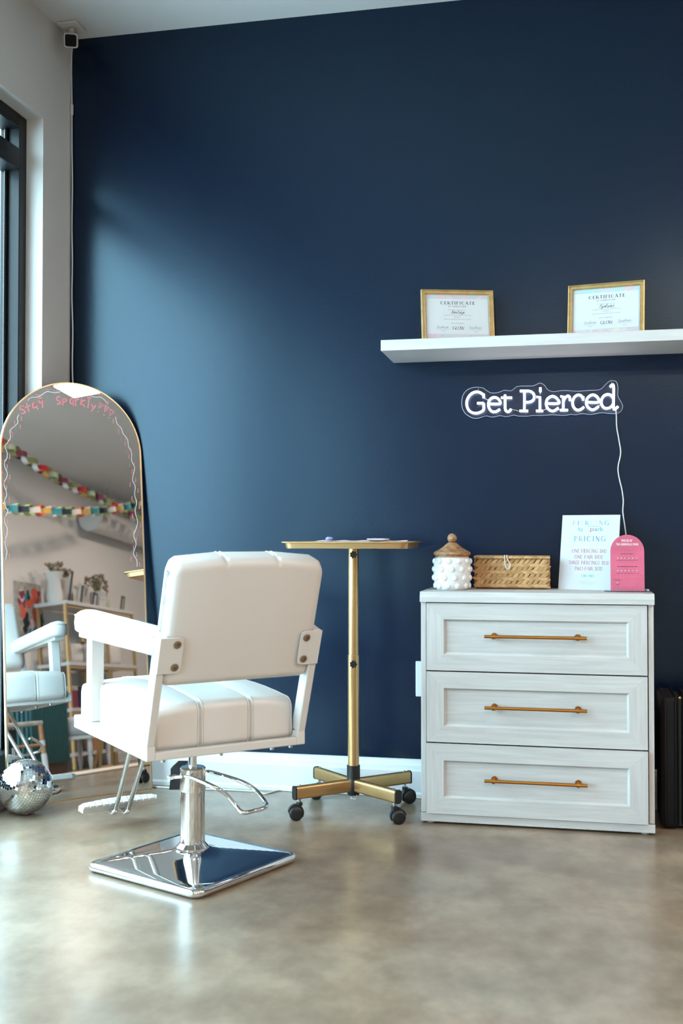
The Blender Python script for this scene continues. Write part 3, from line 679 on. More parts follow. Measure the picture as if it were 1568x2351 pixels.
for side in ('front', 'right', 'left'):
    L_ = 2 * hw if side == 'front' else 2 * hd; nC = int(L_ / .0190)
    for rw in range(rows * 2):
        z = .0065 + (rw + .5) * .0985 / (rows * 2)
        for c in range(nC):
            u = -L_ / 2 + (c + .5 + (.3 if (rw // 2) % 2 else 0)) * L_ / nC + random.uniform(-.0015, .0015)
            if abs(u) > L_ / 2 - .0165: u = math.copysign(L_ / 2 - .0165, u)
            tilt = R(27) * (1 if rw % 2 == 0 else -1) + random.uniform(-.08, .08)
            loc = Matrix.Translation((u, -hd + .0055, z)) if side == 'front' else (Matrix.Translation((hw - .0055, u, z)) @ Matrix.Rotation(R(90), 4, 'Z') if side == 'right' else Matrix.Translation((-hw + .0055, u, z)) @ Matrix.Rotation(R(-90), 4, 'Z'))
            put(SA if random.random() < .6 else SB, loc @ Matrix.Rotation(tilt, 4, 'Y') @ Matrix.Diagonal((random.uniform(.9, 1.1), 1, random.uniform(.85, 1.05), 1)))
lidb = B().box((-hw - .001, -hd - .001, .1085), (hw + .001, hd, .1215), .004, 2).build('basket_lid', 'straw', bk_, smooth=40)
lp = at_y(1165, 1290, 4.0).x - (bx0 + bx1) / 2
for k in range(15):
    u0 = -hw + 2 * hw * k / 15
    B().tube([(u0, -hd - .001, .114), (u0 + hw / 15, -hd - .0028, .1155), (u0 + 2 * hw / 15 + .001, -hd - .001, .113)], [.003, .0052, .003], 6).build('lid_strand', 'straw2' if k % 3 else 'straw', lidb, smooth=60)
B().tube(spline([(lp - .010, -hd + .01, .1235), (lp - .0105, -hd - .006, .119), (lp - .009, -hd - .009, .098), (lp - .006, -hd - .010, .080), (lp + .001, -hd - .010, .074), (lp + .009, -hd - .010, .080), (lp + .010, -hd - .010, .092), (lp + .002, -hd - .008, .106), (lp - .002, -hd - .006, .119), (lp - .002, -hd + .01, .1235)], 5), .0016, 8).build('string_loop', 'string', bk_, smooth=60)
B().lathe([(0, 0), (.0085, 0), (.009, .002), (.008, .0042), (.005, .0036), (0, .0034)], 18, (lp + .001, -hd - .001, .0855), Vector((0, 0, 1)).rotation_difference(Vector((0, -1, 0)))).build('button', 'button', bk_, smooth=40)
# price card, leaning back a little
PH = R(17); pl_ = R(12)
blc = at_y(1281, 1353.5, 4.01); sw, sh = .213, .276
ru = Vector((math.cos(PH), -math.sin(PH), 0)); back = Vector((math.sin(PH), math.cos(PH), 0)); rv = Vector((0, 0, math.cos(pl_))) + back * math.sin(pl_)
po = Vector((blc.x, 4.01 + .035, DZ))
ps = thing('price_sign', po, 0, 'white upright price card with pastel lettering beside the pink board', 'sign')
pm = frame_m(po, ru, rv)
B().box((0, 0, -.004), (sw, sh, 0), 0, 1, pm).build('card', 'paper', ps, world=True)
inks = {k_: B() for k_ in ('tealink', 'pinkink', 'blueink', 'mintink', 'faintink', 'greyink')}
T_ = .0004
order = ['greyink', 'blueink', 'faintink', 'tealink', 'faintink', 'faintink', 'greyink', 'tealink']
print_line(None, 'PIERCING', .194 * sw, .813 * sw, .893 * sh, .0150, pm, .07, .17, .45, t=T_, pick=lambda i: inks[order[i]])
order2 = ['tealink', 'greyink', 'blueink', 'blueink', 'tealink', 'blueink', 'tealink']
print_line(None, 'PRICING', .232 * sw, .770 * sw, .68 * sh, .0185, pm, .07, .16, .4, t=T_, pick=lambda i: inks[order2[i]])
small_text(inks['tealink'], 'by', .297 * sw, .375 * sw, .812 * sh, .016, pm, T_)
for i, (c_t, ik, a_, e_) in enumerate((('s', 'faintink', .453, .495), ('p', 'pinkink', .50, .56), ('a', 'blueink', .57, .622), ('r', 'tealink', .632, .668), ('k', 'tealink', .672, .728))):
    small_text(inks[ik], c_t, a_ * sw, e_ * sw, .812 * sh, .0165, pm, T_)
small_text(inks['blueink'], 'THE GREENVILLE', .46 * sw, .67 * sw, .843 * sh, .0032, pm, T_)
for tx_, a_, e_, yy_ in (('ONE PIERCING $60', .205, .794, .516), ('ONE PAIR $100', .255, .743, .436), ('THREE PIERCINGS $150', .154, .853, .359), ('TWO PAIR $170', .26, .745, .280)):
    print_line(inks['pinkink'], tx_, a_ * sw, e_ * sw, yy_ * sh, .0128, pm, .075, .13, .12, t=T_)
print_line(inks['mintink'], 'LOBES ONLY', .397 * sw, .602 * sw, .185 * sh, .0078, pm, .1, .18, .15, t=T_)
faint_line(inks['faintink'], 3, .36 * sw, .65 * sw, .103 * sh, .0030, pm, T_)
faint_line(inks['faintink'], 4, .39 * sw, .62 * sw, .080 * sh, .0030, pm, T_)
for k_, b in inks.items(): b.build('lettering', k_, ps, world=True)
# pink jewellery board in a clear stand
c0, c1 = at_y(1402, 1355, 3.90), at_y(1480, 1356, 3.90); pw_ = c1.x - c0.x; ph_ = .195
pk = thing('pink_jewelry_board', ((c0.x + c1.x) / 2, 3.90, DZ), 0, 'pink arched acrylic board holding ear studs in a clear stand', 'display board')
pkm = frame_m((c0.x, 3.90, DZ + .004), (1, 0, 0), (0, .10, 1))
out = [(0, 0), (pw_, 0)] + [(pw_ / 2 + pw_ / 2 * math.cos(R(a)), ph_ - pw_ / 2 + pw_ / 2 * math.sin(R(a))) for a in range(0, 181, 9)]
B().prism(out, -.003, 0, pkm).build('board', 'pink', pk, world=True)
B().box((c0.x - .022, 3.875, DZ), (c1.x + .024, 3.955, DZ + .004), .001, 1).build('stand_base', 'acrylic', pk, world=True)
B().box((c0.x, 3.889, DZ + .004), (c1.x, 3.8965, DZ + .011)).build('stand_lip', 'acrylic', pk, world=True)
B().box((c1.x + .008, 3.905, DZ + .004), (c1.x + .016, 3.935, DZ + .009)).build('stand_clip', 'acrylic_edge', pk, world=True)
def pu(x): return (x - 925) / 512 * pw_
def pv_(y): return (1275 - y) / 790 * ph_
bw_, bi_, bd_, bs_ = B(), B(), B(), B()
small_text(bw_, 'PIERCED BY', pu(1095), pu(1262), pv_(568), .0085, pkm, T_)
small_text(bw_, 'THE GREENVILLE SPARK', pu(1013), pu(1355), pv_(620), .0085, pkm, T_)
for a_, e_, yy_, h_ in ((1080, 1285, 757, .0028), (1010, 1350, 850, .0017), (1030, 1335, 935, .0028), (1005, 1360, 1033, .0017), (980, 1085, 1125, .0026), (1005, 1055, 1190, .0018)):
    faint_line(bi_, yy_, pu(a_), pu(e_), pv_(yy_), h_, pkm, T_)
GX = (985, 1040, 1095, 1150, 1210, 1268, 1325, 1385)
for x in GX:
    for y in (700, 878, 1058, 1112, 1230): bd_.dot(pu(x), pv_(y), .0011, pkm, T_, 6)
for y in (820, 998): bd_.dot(pu(985), pv_(y), .0011, pkm, T_, 6); bd_.dot(pu(1385), pv_(y), .0011, pkm, T_, 6)
bw_.build('lettering', 'white', pk, world=True); bi_.build('lettering', 'ink', pk, world=True); bd_.build('peg_hole', 'maroon', pk, world=True)
for x, y in [(x, 820) for x in GX[1:7]] + [(x, 995) for x in GX[1:7]] + [(1030, 1165)]:
    B().lathe([(.0026, 0), (.0024, .0015), (0, .0022)], 10, pkm @ Vector((pu(x), pv_(y), 0)), Vector((0, 0, 1)).rotation_difference(Vector((0, -1, .1)).normalized())).build('ear_stud', 'steel', pk, world=True, smooth=60)

# ================================================================== WALL SHELF AND CERTIFICATES
SZ0, SZ1, SY = 1.670, 1.709, 3.882
B().box((-.683, SY, SZ0), (.95, WY, SZ1), .0012, 1).build('wall_shelf', 'shelf', loc=(.13, (SY + WY) / 2, SZ0))
props(bpy.data.objects['wall_shelf'], 'long white floating shelf on the navy wall holding two certificates', 'shelf')
def certificate(ox, oy, yaw, lean, seed, name_txt, label):
    ru = Vector((math.cos(yaw), math.sin(yaw), 0)); back = Vector((-math.sin(yaw), math.cos(yaw), 0)); rv = Vector((0, 0, math.cos(lean))) + back * math.sin(lean)
    o = Vector((ox, oy, SZ1)); w, h = .274, .216
    t = thing('framed_certificate', o, 0, label, 'certificate', 'framed certificates on the shelf')
    m = frame_m(o, ru, rv); fwid = .017
    b = B()
    def mem(a, c, e, g):                 # mitred moulding, outer edge a-c, inner edge g-e
        b_ = B(); vs = []
        for (p, q) in ((a, g), (c, e)):
            p, q = Vector((p[0], p[1])), Vector((q[0], q[1]))
            for f_, t_ in ((0, -.014), (0, 0), (.22, .002), (.35, -.003), (.75, -.003), (.88, -.001), (1, -.006), (1, -.014)):
                r_ = p.lerp(q, f_); vs.append(m @ Vector((r_.x, r_.y, t_)))
        n = 8; fs = [tuple(range(n)), tuple(range(n, 2 * n))] + [(i, (i + 1) % n, n + (i + 1) % n, n + i) for i in range(n)]
        b_.add(vs, fs).build('frame_moulding', 'frame_gold', t, world=True)
    O = [(0, 0), (w, 0), (w, h), (0, h)]; I = [(fwid, fwid), (w - fwid, fwid), (w - fwid, h - fwid), (fwid, h - fwid)]
    for i in range(4): mem(O[i], O[(i + 1) % 4], I[(i + 1) % 4], I[i])
    B().box((.004, .004, -.013), (w - .004, h - .004, -.009), 0, 1, m).build('print_mount', 'holo', t, world=True)
    def U(x): return (x - 145) / 1300 * w
    def Vv(y): return h - (y - 128) / 1061 * h
    pn = B().box((U(243), Vv(1110 - 140), -.009), (U(1348), Vv(290), -.0086), 0, 1, m).build('certificate_sheet', 'cpaper', t, world=True)
    T2 = -.0083; bi, bg_, br = B(), B(), B()
    print_line(bi, 'CERTIFICATE', U(500), U(1112), Vv(370), .0108, m, .09, .2, .38, serif=True, t=T2)
    print_line(bg_, 'OF COMPLETION', U(635), U(950), Vv(437), .0056, m, .13, .2, .45, t=T2)
    small_text(br, 'Proudly presented to', U(640), U(950), Vv(503), .0042, m, T2)
    for tx_, a_, e_, y_ in (('Certified in Glow Beauty & Piercing', 558, 1035, 605), ('Academy', 730, 855, 640), ('Hand Pressurized Piercing Training', 558, 1035, 682), ('Date: 07.08.2020', 680, 900, 762)):
        small_text(br, tx_, U(a_), U(e_), Vv(y_), .0042, m, T2)
    scribble(bi, seed, U(690), U(925), Vv(560), .020, m, .0010, T2)
    scribble(bg_, 11, U(425), U(630), Vv(848), .016, m, .0008, T2); scribble(bg_, 23, U(1010), U(1222), Vv(850), .016, m, .0008, T2)
    print_line(bi, 'GLOW', U(705), U(910), Vv(852), .0115, m, .05, .13, .08, t=T2)
    for a_, e_ in ((430, 632), (705, 915), (1015, 1222)): bg_.ribbon([(U(a_), Vv(884)), (U(e_), Vv(884))], .0005, m, T2)
    small_text(bg_, 'Trainer', U(495), U(565), Vv(910), .0034, m, T2); small_text(bg_, 'Trainer', U(1080), U(1150), Vv(920), .0034, m, T2)
    bi.build('lettering', 'ink', pn, world=True); bg_.build('lettering', 'greyink', pn, world=True); br.build('lettering', 'rose_ink', pn, world=True)
    B().box((0, .003, -.0045), (w, h, -.004), 0, 1, m @ Matrix.Translation((0, 0, -.011))).build('back_board', 'brown', t, world=True)
    return t
p = at_y(971, 790, 4.02)
certificate(p.x, 4.00, R(16), R(9), 5, '', 'gold-framed certificate at the left end of the white shelf')
p = at_y(1302, 790, 4.06)
certificate(p.x, 4.065, R(-9), R(8), 8, '', 'gold-framed certificate further right on the white shelf, tilted up')

# ================================================================== NEON SIGN
ns = thing('neon_sign', at_y(1240, 930, WY - .02), 0, 'white neon sign reading Get Pierced on clear acrylic backing', 'neon sign')
def nx(cx, cy, off): return at_y(1040 + cx / 3.7333, 850 + cy / 3.7333, WY - off)
outl = [(75, 270), (85, 215), (120, 170), (180, 147), (250, 150), (290, 175), (330, 195), (390, 190), (440, 172), (500, 175), (550, 140), (620, 135), (690, 133), (745, 110), (785, 130), (810, 165), (860, 183), (950, 173), (1060, 180), (1180, 172), (1260, 165), (1305, 125), (1345, 92), (1395, 95), (1413, 140), (1413, 220), (1440, 270), (1455, 310), (1440, 350), (1405, 370), (1340, 370), (1265, 365), (1180, 380), (1110, 372), (1050, 382), (1010, 378), (950, 388), (850, 382), (760, 388), (680, 388), (640, 393), (560, 393), (520, 385), (460, 398), (400, 390), (340, 402), (280, 392), (220, 410), (170, 410), (110, 375), (80, 325)]
sp = spline([(x, y, 0) for x, y in outl], 4, closed=True)
n = len(sp); fr_v = [nx(p.x, p.y, .020) for p in sp]; bk_v = [nx(p.x, p.y, .015) for p in sp]
bp_ = B().add(fr_v + bk_v, [list(range(n)), [n + i for i in range(n)][::-1]] + [(i, (i + 1) % n, n + (i + 1) % n, n + i) for i in range(n)]).build('acrylic_backing', 'acrylic', ns, world=True)
B().tube([nx(p.x, p.y, .0175) for p in sp], .0009, 6, closed=True).build('backing_edge', 'acrylic_edge', bp_, world=True)
LET = dict(
 G=[[(262, 238), (262, 200)], [(262, 215), (235, 192), (195, 185), (152, 205), (122, 250), (117, 295), (132, 338), (162, 362), (200, 368), (236, 358), (262, 335), (262, 282)], [(207, 282), (262, 282)]],
 e=[[(305, 287), (402, 287), (392, 250), (366, 233), (338, 235), (312, 257), (303, 292), (312, 330), (336, 354), (368, 354), (402, 333)]],
 t=[[(446, 210), (446, 318), (455, 348), (476, 355), (498, 332)], [(412, 235), (505, 235)]],
 P=[[(612, 180), (612, 348)], [(570, 348), (643, 348)], [(573, 178), (650, 178), (685, 195), (697, 226), (685, 258), (650, 273), (616, 273)]],
 i=[[(748, 148), (748, 186)], [(715, 228), (745, 228), (745, 346)], [(712, 348), (772, 348)]],
 e2=[[(800, 283), (906, 283), (894, 246), (866, 225), (838, 225), (808, 248), (798, 285), (808, 322), (838, 346), (868, 346), (904, 322)]],
 r=[[(920, 225), (945, 223), (945, 340)], [(918, 342), (985, 342)], [(947, 262), (963, 234), (985, 219), (1000, 232), (1003, 262)]],
 c=[[(1116, 258), (1116, 226)], [(1116, 245), (1098, 218), (1070, 212), (1041, 230), (1025, 270), (1031, 310), (1056, 338), (1090, 338), (1122, 315)]],
 e3=[[(1145, 273), (1249, 273), (1238, 232), (1210, 212), (1180, 215), (1152, 240), (1142, 276), (1153, 312), (1182, 335), (1212, 335), (1248, 310)]],
 d=[[(1374, 240), (1352, 213), (1318, 207), (1288, 225), (1272, 262), (1276, 298), (1298, 322), (1330, 325), (1358, 310), (1376, 282)], [(1346, 142), (1376, 132), (1376, 318), (1394, 328), (1414, 310)]])
for k_, strokes in LET.items():
    b = B()
    for st in strokes:
        pts = st if len(st) <= 3 else [(p.x, p.y) for p in spline([(x, y, 0) for x, y in st], 4)]
        b.tube([nx(x, y, .027) for x, y in pts], .0042, 8)
    b.build('neon_letter', 'neon', ns, world=True, smooth=60)
for a_, c_t in (((270, 240), (303, 258)), ((505, 335), (562, 350)), ((748, 190), (748, 208)), ((780, 342), (800, 332)), ((898, 338), (915, 342)), ((1250, 305), (1270, 295))):
    B().tube([nx(*a_, .0225), nx(*c_t, .0225)], .0007, 6).build('link_wire', 'cord', ns, world=True)
for x, y in ((217, 162), (1360, 107)):
    B().cyl(nx(x, y, .024), nx(x, y, .0), .0022, seg=10).build('standoff_screw', 'steel', ns, world=True, smooth=40)
cb = [at_y(x, y, WY - d_) for x, y, d_ in ((1413, 938, .026), (1415, 950, .020), (1416, 980, .006), (1421, 1010, .006), (1425, 1040, .006), (1419, 1072, .006), (1421, 1095, .006), (1428, 1125, .006), (1431, 1150, .006), (1430, 1175, .006), (1434, 1205, .006), (1438, 1240, .006), (1440, 1300, .006), (1441, 1370, .006), (1442, 1430, .006))]
B().tube(spline(cb, 5), .0022, 8).build('power_cable', 'cord', ns, world=True, smooth=60)

# ================================================================== GOLD TRAY STAND
TX, TY = -.786, 3.89
ts = thing('tray_stand', (TX, TY, 0), 0, 'gold rolling tray stand with four casters between chair and chest', 'tray stand')
B().cyl((0, 0, .165), (0, 0, .565), .0205, seg=32).cyl((0, 0, .565), (0, 0, .567), .0205, .0190, seg=32, caps=False).build('outer_pole', 'gold', ts, smooth=40)
B().cyl((0, 0, .55), (0, 0, .952), .0188, seg=32).build('inner_pole', 'gold', ts, smooth=40)
for z in (.930, .535):
    b = B(); pol = []
    for i in range(42):
        a = 2 * math.pi * i / 42; r_ = .0125 + .0018 * math.cos(7 * a); pol.append((r_ * math.cos(a), r_ * math.sin(a)))
    kd = Vector((.20, -1, 0)).normalized()
    b.prism(pol, .028, .038, frame_m((0, 0, z), kd.cross(Vector((0, 0, 1))) * -1, (0, 0, 1)) if False else frame_m((0, 0, z), Vector((0, 0, 1)).cross(kd), (0, 0, 1)))
    b.cyl(Vector((0, 0, z)) + kd * .015, Vector((0, 0, z)) + kd * .030, .006, seg=12)
    b.build('clamp_knob', 'rubber', ts)
B().lathe([(.0215, .060), (.024, .075), (.024, .118), (.0235, .119), (.0240, .1195), (.0240, .166), (.0215, .167)], 28).build('hub', 'rubber', ts, smooth=40)
B().tube([(0, -.012, .062), (-.006, -.018, .050), (.012, -.022, .048), (.016, -.016, .062)], .0022, 8).build('hook', 'steel', ts, smooth=60)
wheel_src = None
ENDS = [(-.176, -.166), (.186, -.148), (.178, .168), (-.176, .168)]
for i, (ex, ey) in enumerate(ENDS):
    d_ = Vector((ex, ey, 0)); L_ = d_.length; d_.normalize(); m_ = frame_m((0, 0, 0), d_, Vector((0, 0, 1)).cross(d_))     # u out, v sideways, t up
    b = B(); pol = rrect(-.0135, .0135, .072, .118, .009, 0, 4)
    poly = [(y, z) for y, z in pol]; mm_ = m_ @ Matrix(((0, 0, 1, 0), (1, 0, 0, 0), (0, 1, 0, 0), (0, 0, 0, 1)))
    lg = b.prism(poly, .020, L_, mm_).build('leg', 'gold', ts, smooth=30)
    pol2 = rrect(-.0145, .0145, .071, .119, .0095, 0, 4)
    B().prism(pol2, L_ - .001, L_ + .004, mm_).build('end_cap', 'rubber', lg)
    B().cyl(m_ @ Vector((L_ - .02, 0, .118)), m_ @ Vector((L_ - .02, 0, .1205)), .004, seg=10).build('cap_screw', 'steel', lg)
    c_ = m_ @ Vector((L_ - .018, 0, 0)); ca = R((200, 20, 35, 190)[i]); fd = Vector((math.cos(ca), math.sin(ca), 0)); sd = Vector((0, 0, 1)).cross(fd)
    cc = c_ + fd * .013                                         # wheel centre trails the stem
    # hood: a half shell over the twin wheels
    hood = [(-.030, .026)] + [(.030 * math.cos(R(a)), .0255 + .030 * math.sin(R(a))) for a in range(160, 29, -13)] + [(-.013 + .030, .058), (-.030, .058)]
    hood = [(.0285 * math.cos(R(a)), .0255 + .0285 * math.sin(R(a))) for a in range(-8, 205, 14)]
    hm = frame_m((cc.x, cc.y, 0), fd, (0, 0, 1))
    cs = B().prism([(.0285 * math.cos(R(a)), .0255 + .0285 * math.sin(R(a))) for a in range(10, 215, 12)] + [(-.0215 * math.cos(R(-20)), .016)], -.011, .011, hm).cyl((c_.x, c_.y, .050), (c_.x, c_.y, .060), .011, seg=14).build('caster', 'rubber', ts, smooth=40)
    B().cyl((c_.x, c_.y, .060), (c_.x, c_.y, .073), .0045, seg=10).build('caster_stem', 'steel', cs)
    for s_ in (-1, 1):
        wc = Vector((cc.x, cc.y, .0245)) + sd * (.016 * s_)
        q = Vector((0, 0, 1)).rotation_difference(sd * s_)
        B().lathe([(.0235, -.005), (.0245, -.003), (.0245, .003), (.021, .0065), (.012, .0075), (0, .0078)], 28, wc, q).build('wheel', 'rubber', cs, smooth=40)
# shallow gold tray: outside wall, rim, inside
b = B(); rings = []
def tray_ring(hx, hy, z, r=.030):
    return [Vector((x, y, z)) for x, y in rrect(-hx, hx, -hy, hy, r, 0, 6)]
for hx, hy, z in ((.214, .150, .9525), (.218, .154, .9535), (.2225, .1585, .972), (.2330, .169, .9735), (.2335, .1695, .9770), (.2320, .168, .9780), (.2210, .157, .9770), (.2165, .1525, .9565), (.213, .149, .9555)): rings.append(tray_ring(hx, hy, z))
n = len(rings[0]); fs = [list(range(n))[::-1], [(len(rings) - 1) * n + k for k in range(n)]]
for i in range(len(rings) - 1):
    for k in range(n): fs.append((i * n + k, i * n + (k + 1) % n, (i + 1) * n + (k + 1) % n, (i + 1) * n + k))
B().add([v for r in rings for v in r], fs).build('tray', 'goldtray', ts, smooth=30)
lb = B(); vs = []; fs = []; NX = 24
for i in range(NX + 1):
    for j in range(5):
        x = -.185 + .385 * i / NX; y = -.10 + .22 * j / 4
        vs.append((x, y, .9575 + (.0235 * min(1, (i + .3 * j) / 3)) * (1 if j > 1 else .75) + .0015 * math.sin(i * 1.3 + j)))
for i in range(NX):
    for j in range(4): fs.append((i * 5 + j, (i + 1) * 5 + j, (i + 1) * 5 + j + 1, i * 5 + j + 1))
n0 = len(vs); vs += [(x, y, z - .0006) for x, y, z in vs]; fs += [tuple(n0 + k for k in f[::-1]) for f in fs]
o = lb.add([Vector(v) + Vector((TX, TY, 0)) for v in vs], fs).build('paper_liner', 'liner', loc=(TX, TY, .9555), smooth=60)
props(o, 'crumpled pale pink paper sheet lying in the gold tray', 'paper')
px_ = at_y(757, 1238, TY).x
t_ = bmesh.new(); bmesh.ops.create_uvsphere(t_, u_segments=14, v_segments=8, radius=1)
rn = random.Random(3)
for v in t_.verts: v.co = Vector((v.co.x * .014, v.co.y * .012, v.co.z * .0065)) * rn.uniform(.85, 1.15)
b = B(); b.merge(t_, Matrix.Translation((px_, TY - .01, .988)))
props(b.build('cotton_wad', 'lav', loc=(px_, TY - .01, .981), smooth=60), 'small lavender wad of tissue on the gold tray', 'tissue')
px_ = at_y(868, 1240, TY).x
b = B(); rings = [[Vector((px_ + x, TY + .0 + y, z)) for x, y in rrect(-.042 + i_, .042 - i_, -.03 + i_, .03 - i_, .022, 0, 5)] for i_, z in ((.012, .9815), (.004, .983), (0, .986), (.003, .9885), (.010, .9885), (.014, .985))]
n = len(rings[0]); fs = [list(range(n))[::-1], [(len(rings) - 1) * n + k for k in range(n)]]
for i in range(len(rings) - 1):
    for k in range(n): fs.append((i * n + k, i * n + (k + 1) % n, (i + 1) * n + (k + 1) % n, (i + 1) * n + k))
props(b.add([v for r in rings for v in r], fs).build('small_dish', 'ceramic', loc=(px_, TY, .9815), smooth=50), 'shallow white dish resting on the paper in the gold tray', 'dish')

# ================================================================== ARCHED MIRROR
mo = at_z(350, 1808, 0) * .995; mo.z = 0
MY, ML = R(44.5), R(5.7); md = Vector((math.cos(MY), math.sin(MY), 0)); mb = Vector((-math.sin(MY), math.cos(MY), 0))
mu = Vector((0, 0, math.cos(ML))) + mb * math.sin(ML)
mir = thing('arched_mirror', mo, 0, 'tall arched floor mirror with thin gold frame and painted squiggles, leaning in the corner', 'mirror')
MM = frame_m(mo, md, mu)                   # u to the right (0 = right edge), v up, t out of the glass
UL, UH = -.567, 1.612; rad = -UL / 2
def arch(ins, n=40): return [(UL + ins, ins), (-ins, ins)] + [(UL / 2 + (rad - ins) * math.cos(math.pi * i / n), UH - rad + (rad - ins) * math.sin(math.pi * i / n)) for i in range(n + 1)]
A0, A1 = arch(0), arch(.0045); n = len(A0)
vs = [MM @ Vector((x, y, t)) for pts, t in ((A0, -.018), (A0, .003), (A1, .003), (A1, -.018)) for x, y in pts]
fs = [(r * n + i, r * n + (i + 1) % n, ((r + 1) % 4) * n + (i + 1) % n, ((r + 1) % 4) * n + i) for r in range(4) for i in range(n)]
B().add(vs, fs).build('mirror_frame', 'thin_gold', mir, world=True, smooth=30)
gl = B().prism(A1, -.010, 0, MM).build('mirror_glass', 'mirror', mir, world=True)
MN = Vector(MM.col[2][:3]); MC = MN.dot(mo); MI = MM.inverted()
def mp_(cx, cy):                           # point of the painted decoration in the mirror's own plane
    p = MI @ at_plane(cx / 4.355, 860 + cy / 4.355, MN, MC); return (p.x, p.y)
def paint(nm, mt, strokes, w, curve=True):
    b = B()
    for st in strokes:
        pts = [mp_(*q) for q in st]
        if curve and len(pts) > 2: pts = [(p.x, p.y) for p in spline([(x, y, 0) for x, y in pts], 5)]
        b.ribbon(pts, w, MM, .0006)
    return b.build(nm, mt, gl, world=True)
WL = [(188, 400), (172, 440), (178, 480), (140, 520), (100, 560), (105, 630), (75, 680), (50, 715), (70, 780), (70, 830), (45, 880), (50, 930), (72, 985), (65, 1030), (38, 1090), (60, 1160), (65, 1210), (45, 1260), (55, 1320), (75, 1370), (48, 1430), (45, 1475), (70, 1530), (70, 1600), (50, 1650), (55, 1720), (68, 1770), (55, 1850)]
WR = [(1155, 425), (1170, 490), (1210, 535), (1230, 590), (1275, 650), (1285, 720), (1315, 780), (1315, 860), (1345, 930), (1330, 1010), (1325, 1060), (1352, 1120), (1345, 1200), (1365, 1280), (1350, 1370), (1375, 1470), (1360, 1540), (1337, 1610), (1360, 1690), (1340, 1760), (1335, 1800), (1368, 1860), (1370, 1920)]
WT = [(280, 260), (310, 230), (370, 225), (420, 200), (470, 170), (520, 178), (580, 178), (640, 155), (680, 165), (740, 180), (800, 178), (850, 165), (890, 205), (950, 225), (1000, 225), (1040, 250), (1080, 295)]
for st in (WL, WR, WT): paint('painted_squiggle', 'mk_white', [st], .0026)
PW = {'S': [[(238, 312), (205, 316), (201, 342), (236, 358), (248, 380), (214, 393)]], 't': [[(262, 290), (290, 370)], [(252, 326), (300, 312)]], 'a': [[(345, 278), (325, 300), (334, 335), (360, 315), (347, 276), (378, 348)]], 'y': [[(385, 262), (406, 290), (425, 247)], [(425, 247), (425, 330)], [(385, 237), (415, 230)]],
      'S2': [[(600, 224), (570, 226), (566, 250), (598, 270), (600, 290), (570, 298)]], 'p': [[(628, 240), (628, 305)], [(628, 245), (656, 242), (662, 266), (630, 274)]], 'a2': [[(722, 240), (702, 252), (702, 288), (722, 288), (730, 242), (732, 312)]], 'r': [[(752, 240), (758, 315)], [(756, 262), (790, 240)]], 'k': [[(815, 240), (805, 305)], [(850, 256), (812, 280), (850, 325)]], 'l': [[(890, 238), (878, 335)], [(870, 230), (912, 233)]], 'y2': [[(915, 300), (930, 330)], [(955, 310), (910, 370)]],
      '!a': [[(1000, 280), (1030, 300), (990, 335), (1000, 280)], [(978, 372), (982, 372)]], '!b': [[(1055, 305), (1085, 330), (1045, 375), (1055, 305)], [(1036, 405), (1040, 405)]], '!c': [[(1100, 345), (1140, 372), (1098, 412), (1100, 345)], [(1088, 432), (1092, 432)]]}
for k_, st in PW.items(): paint('painted_letter', 'mk_pink', st, .0048, curve=k_[0] != '!')
dash, dt, dg = [], B(), B()
rn = random.Random(2)
for path, inner in ((WL, 1), (WR, -1)):
    for i in range(0, len(path) - 1):
        x, y = path[i]; k = 1 if i % 2 else -1
        dash.append([(x - 24 * k * inner, y + 20), (x - 27 * k * inner, y + 42), (x - 24 * k * inner, y + 62)])
        for q in range(4):
            u_, v_ = mp_(x + 20 * k * inner, y + 8 + 18 * q); (dt if (i // 2) % 2 else dg).dot(u_, v_, .0012, MM, .0006, 6)
for i, (x, y) in enumerate(WT):
    if i % 2 == 0: dash.append([(x - 22, y - 18), (x, y - 26), (x + 22, y - 20)])
    else:
        for q in range(3):
            u_, v_ = mp_(x - 20 + 20 * q, y + 18); (dt if i % 4 == 1 else dg).dot(u_, v_, .0012, MM, .0006, 6)
for st in dash: paint('painted_dash', 'mk_pink', [st], .0026)
for o in (dt.build('painted_dots', 'mk_teal', gl, world=True), dg.build('painted_dots', 'mk_gold', gl, world=True)): o['kind'] = 'stuff'

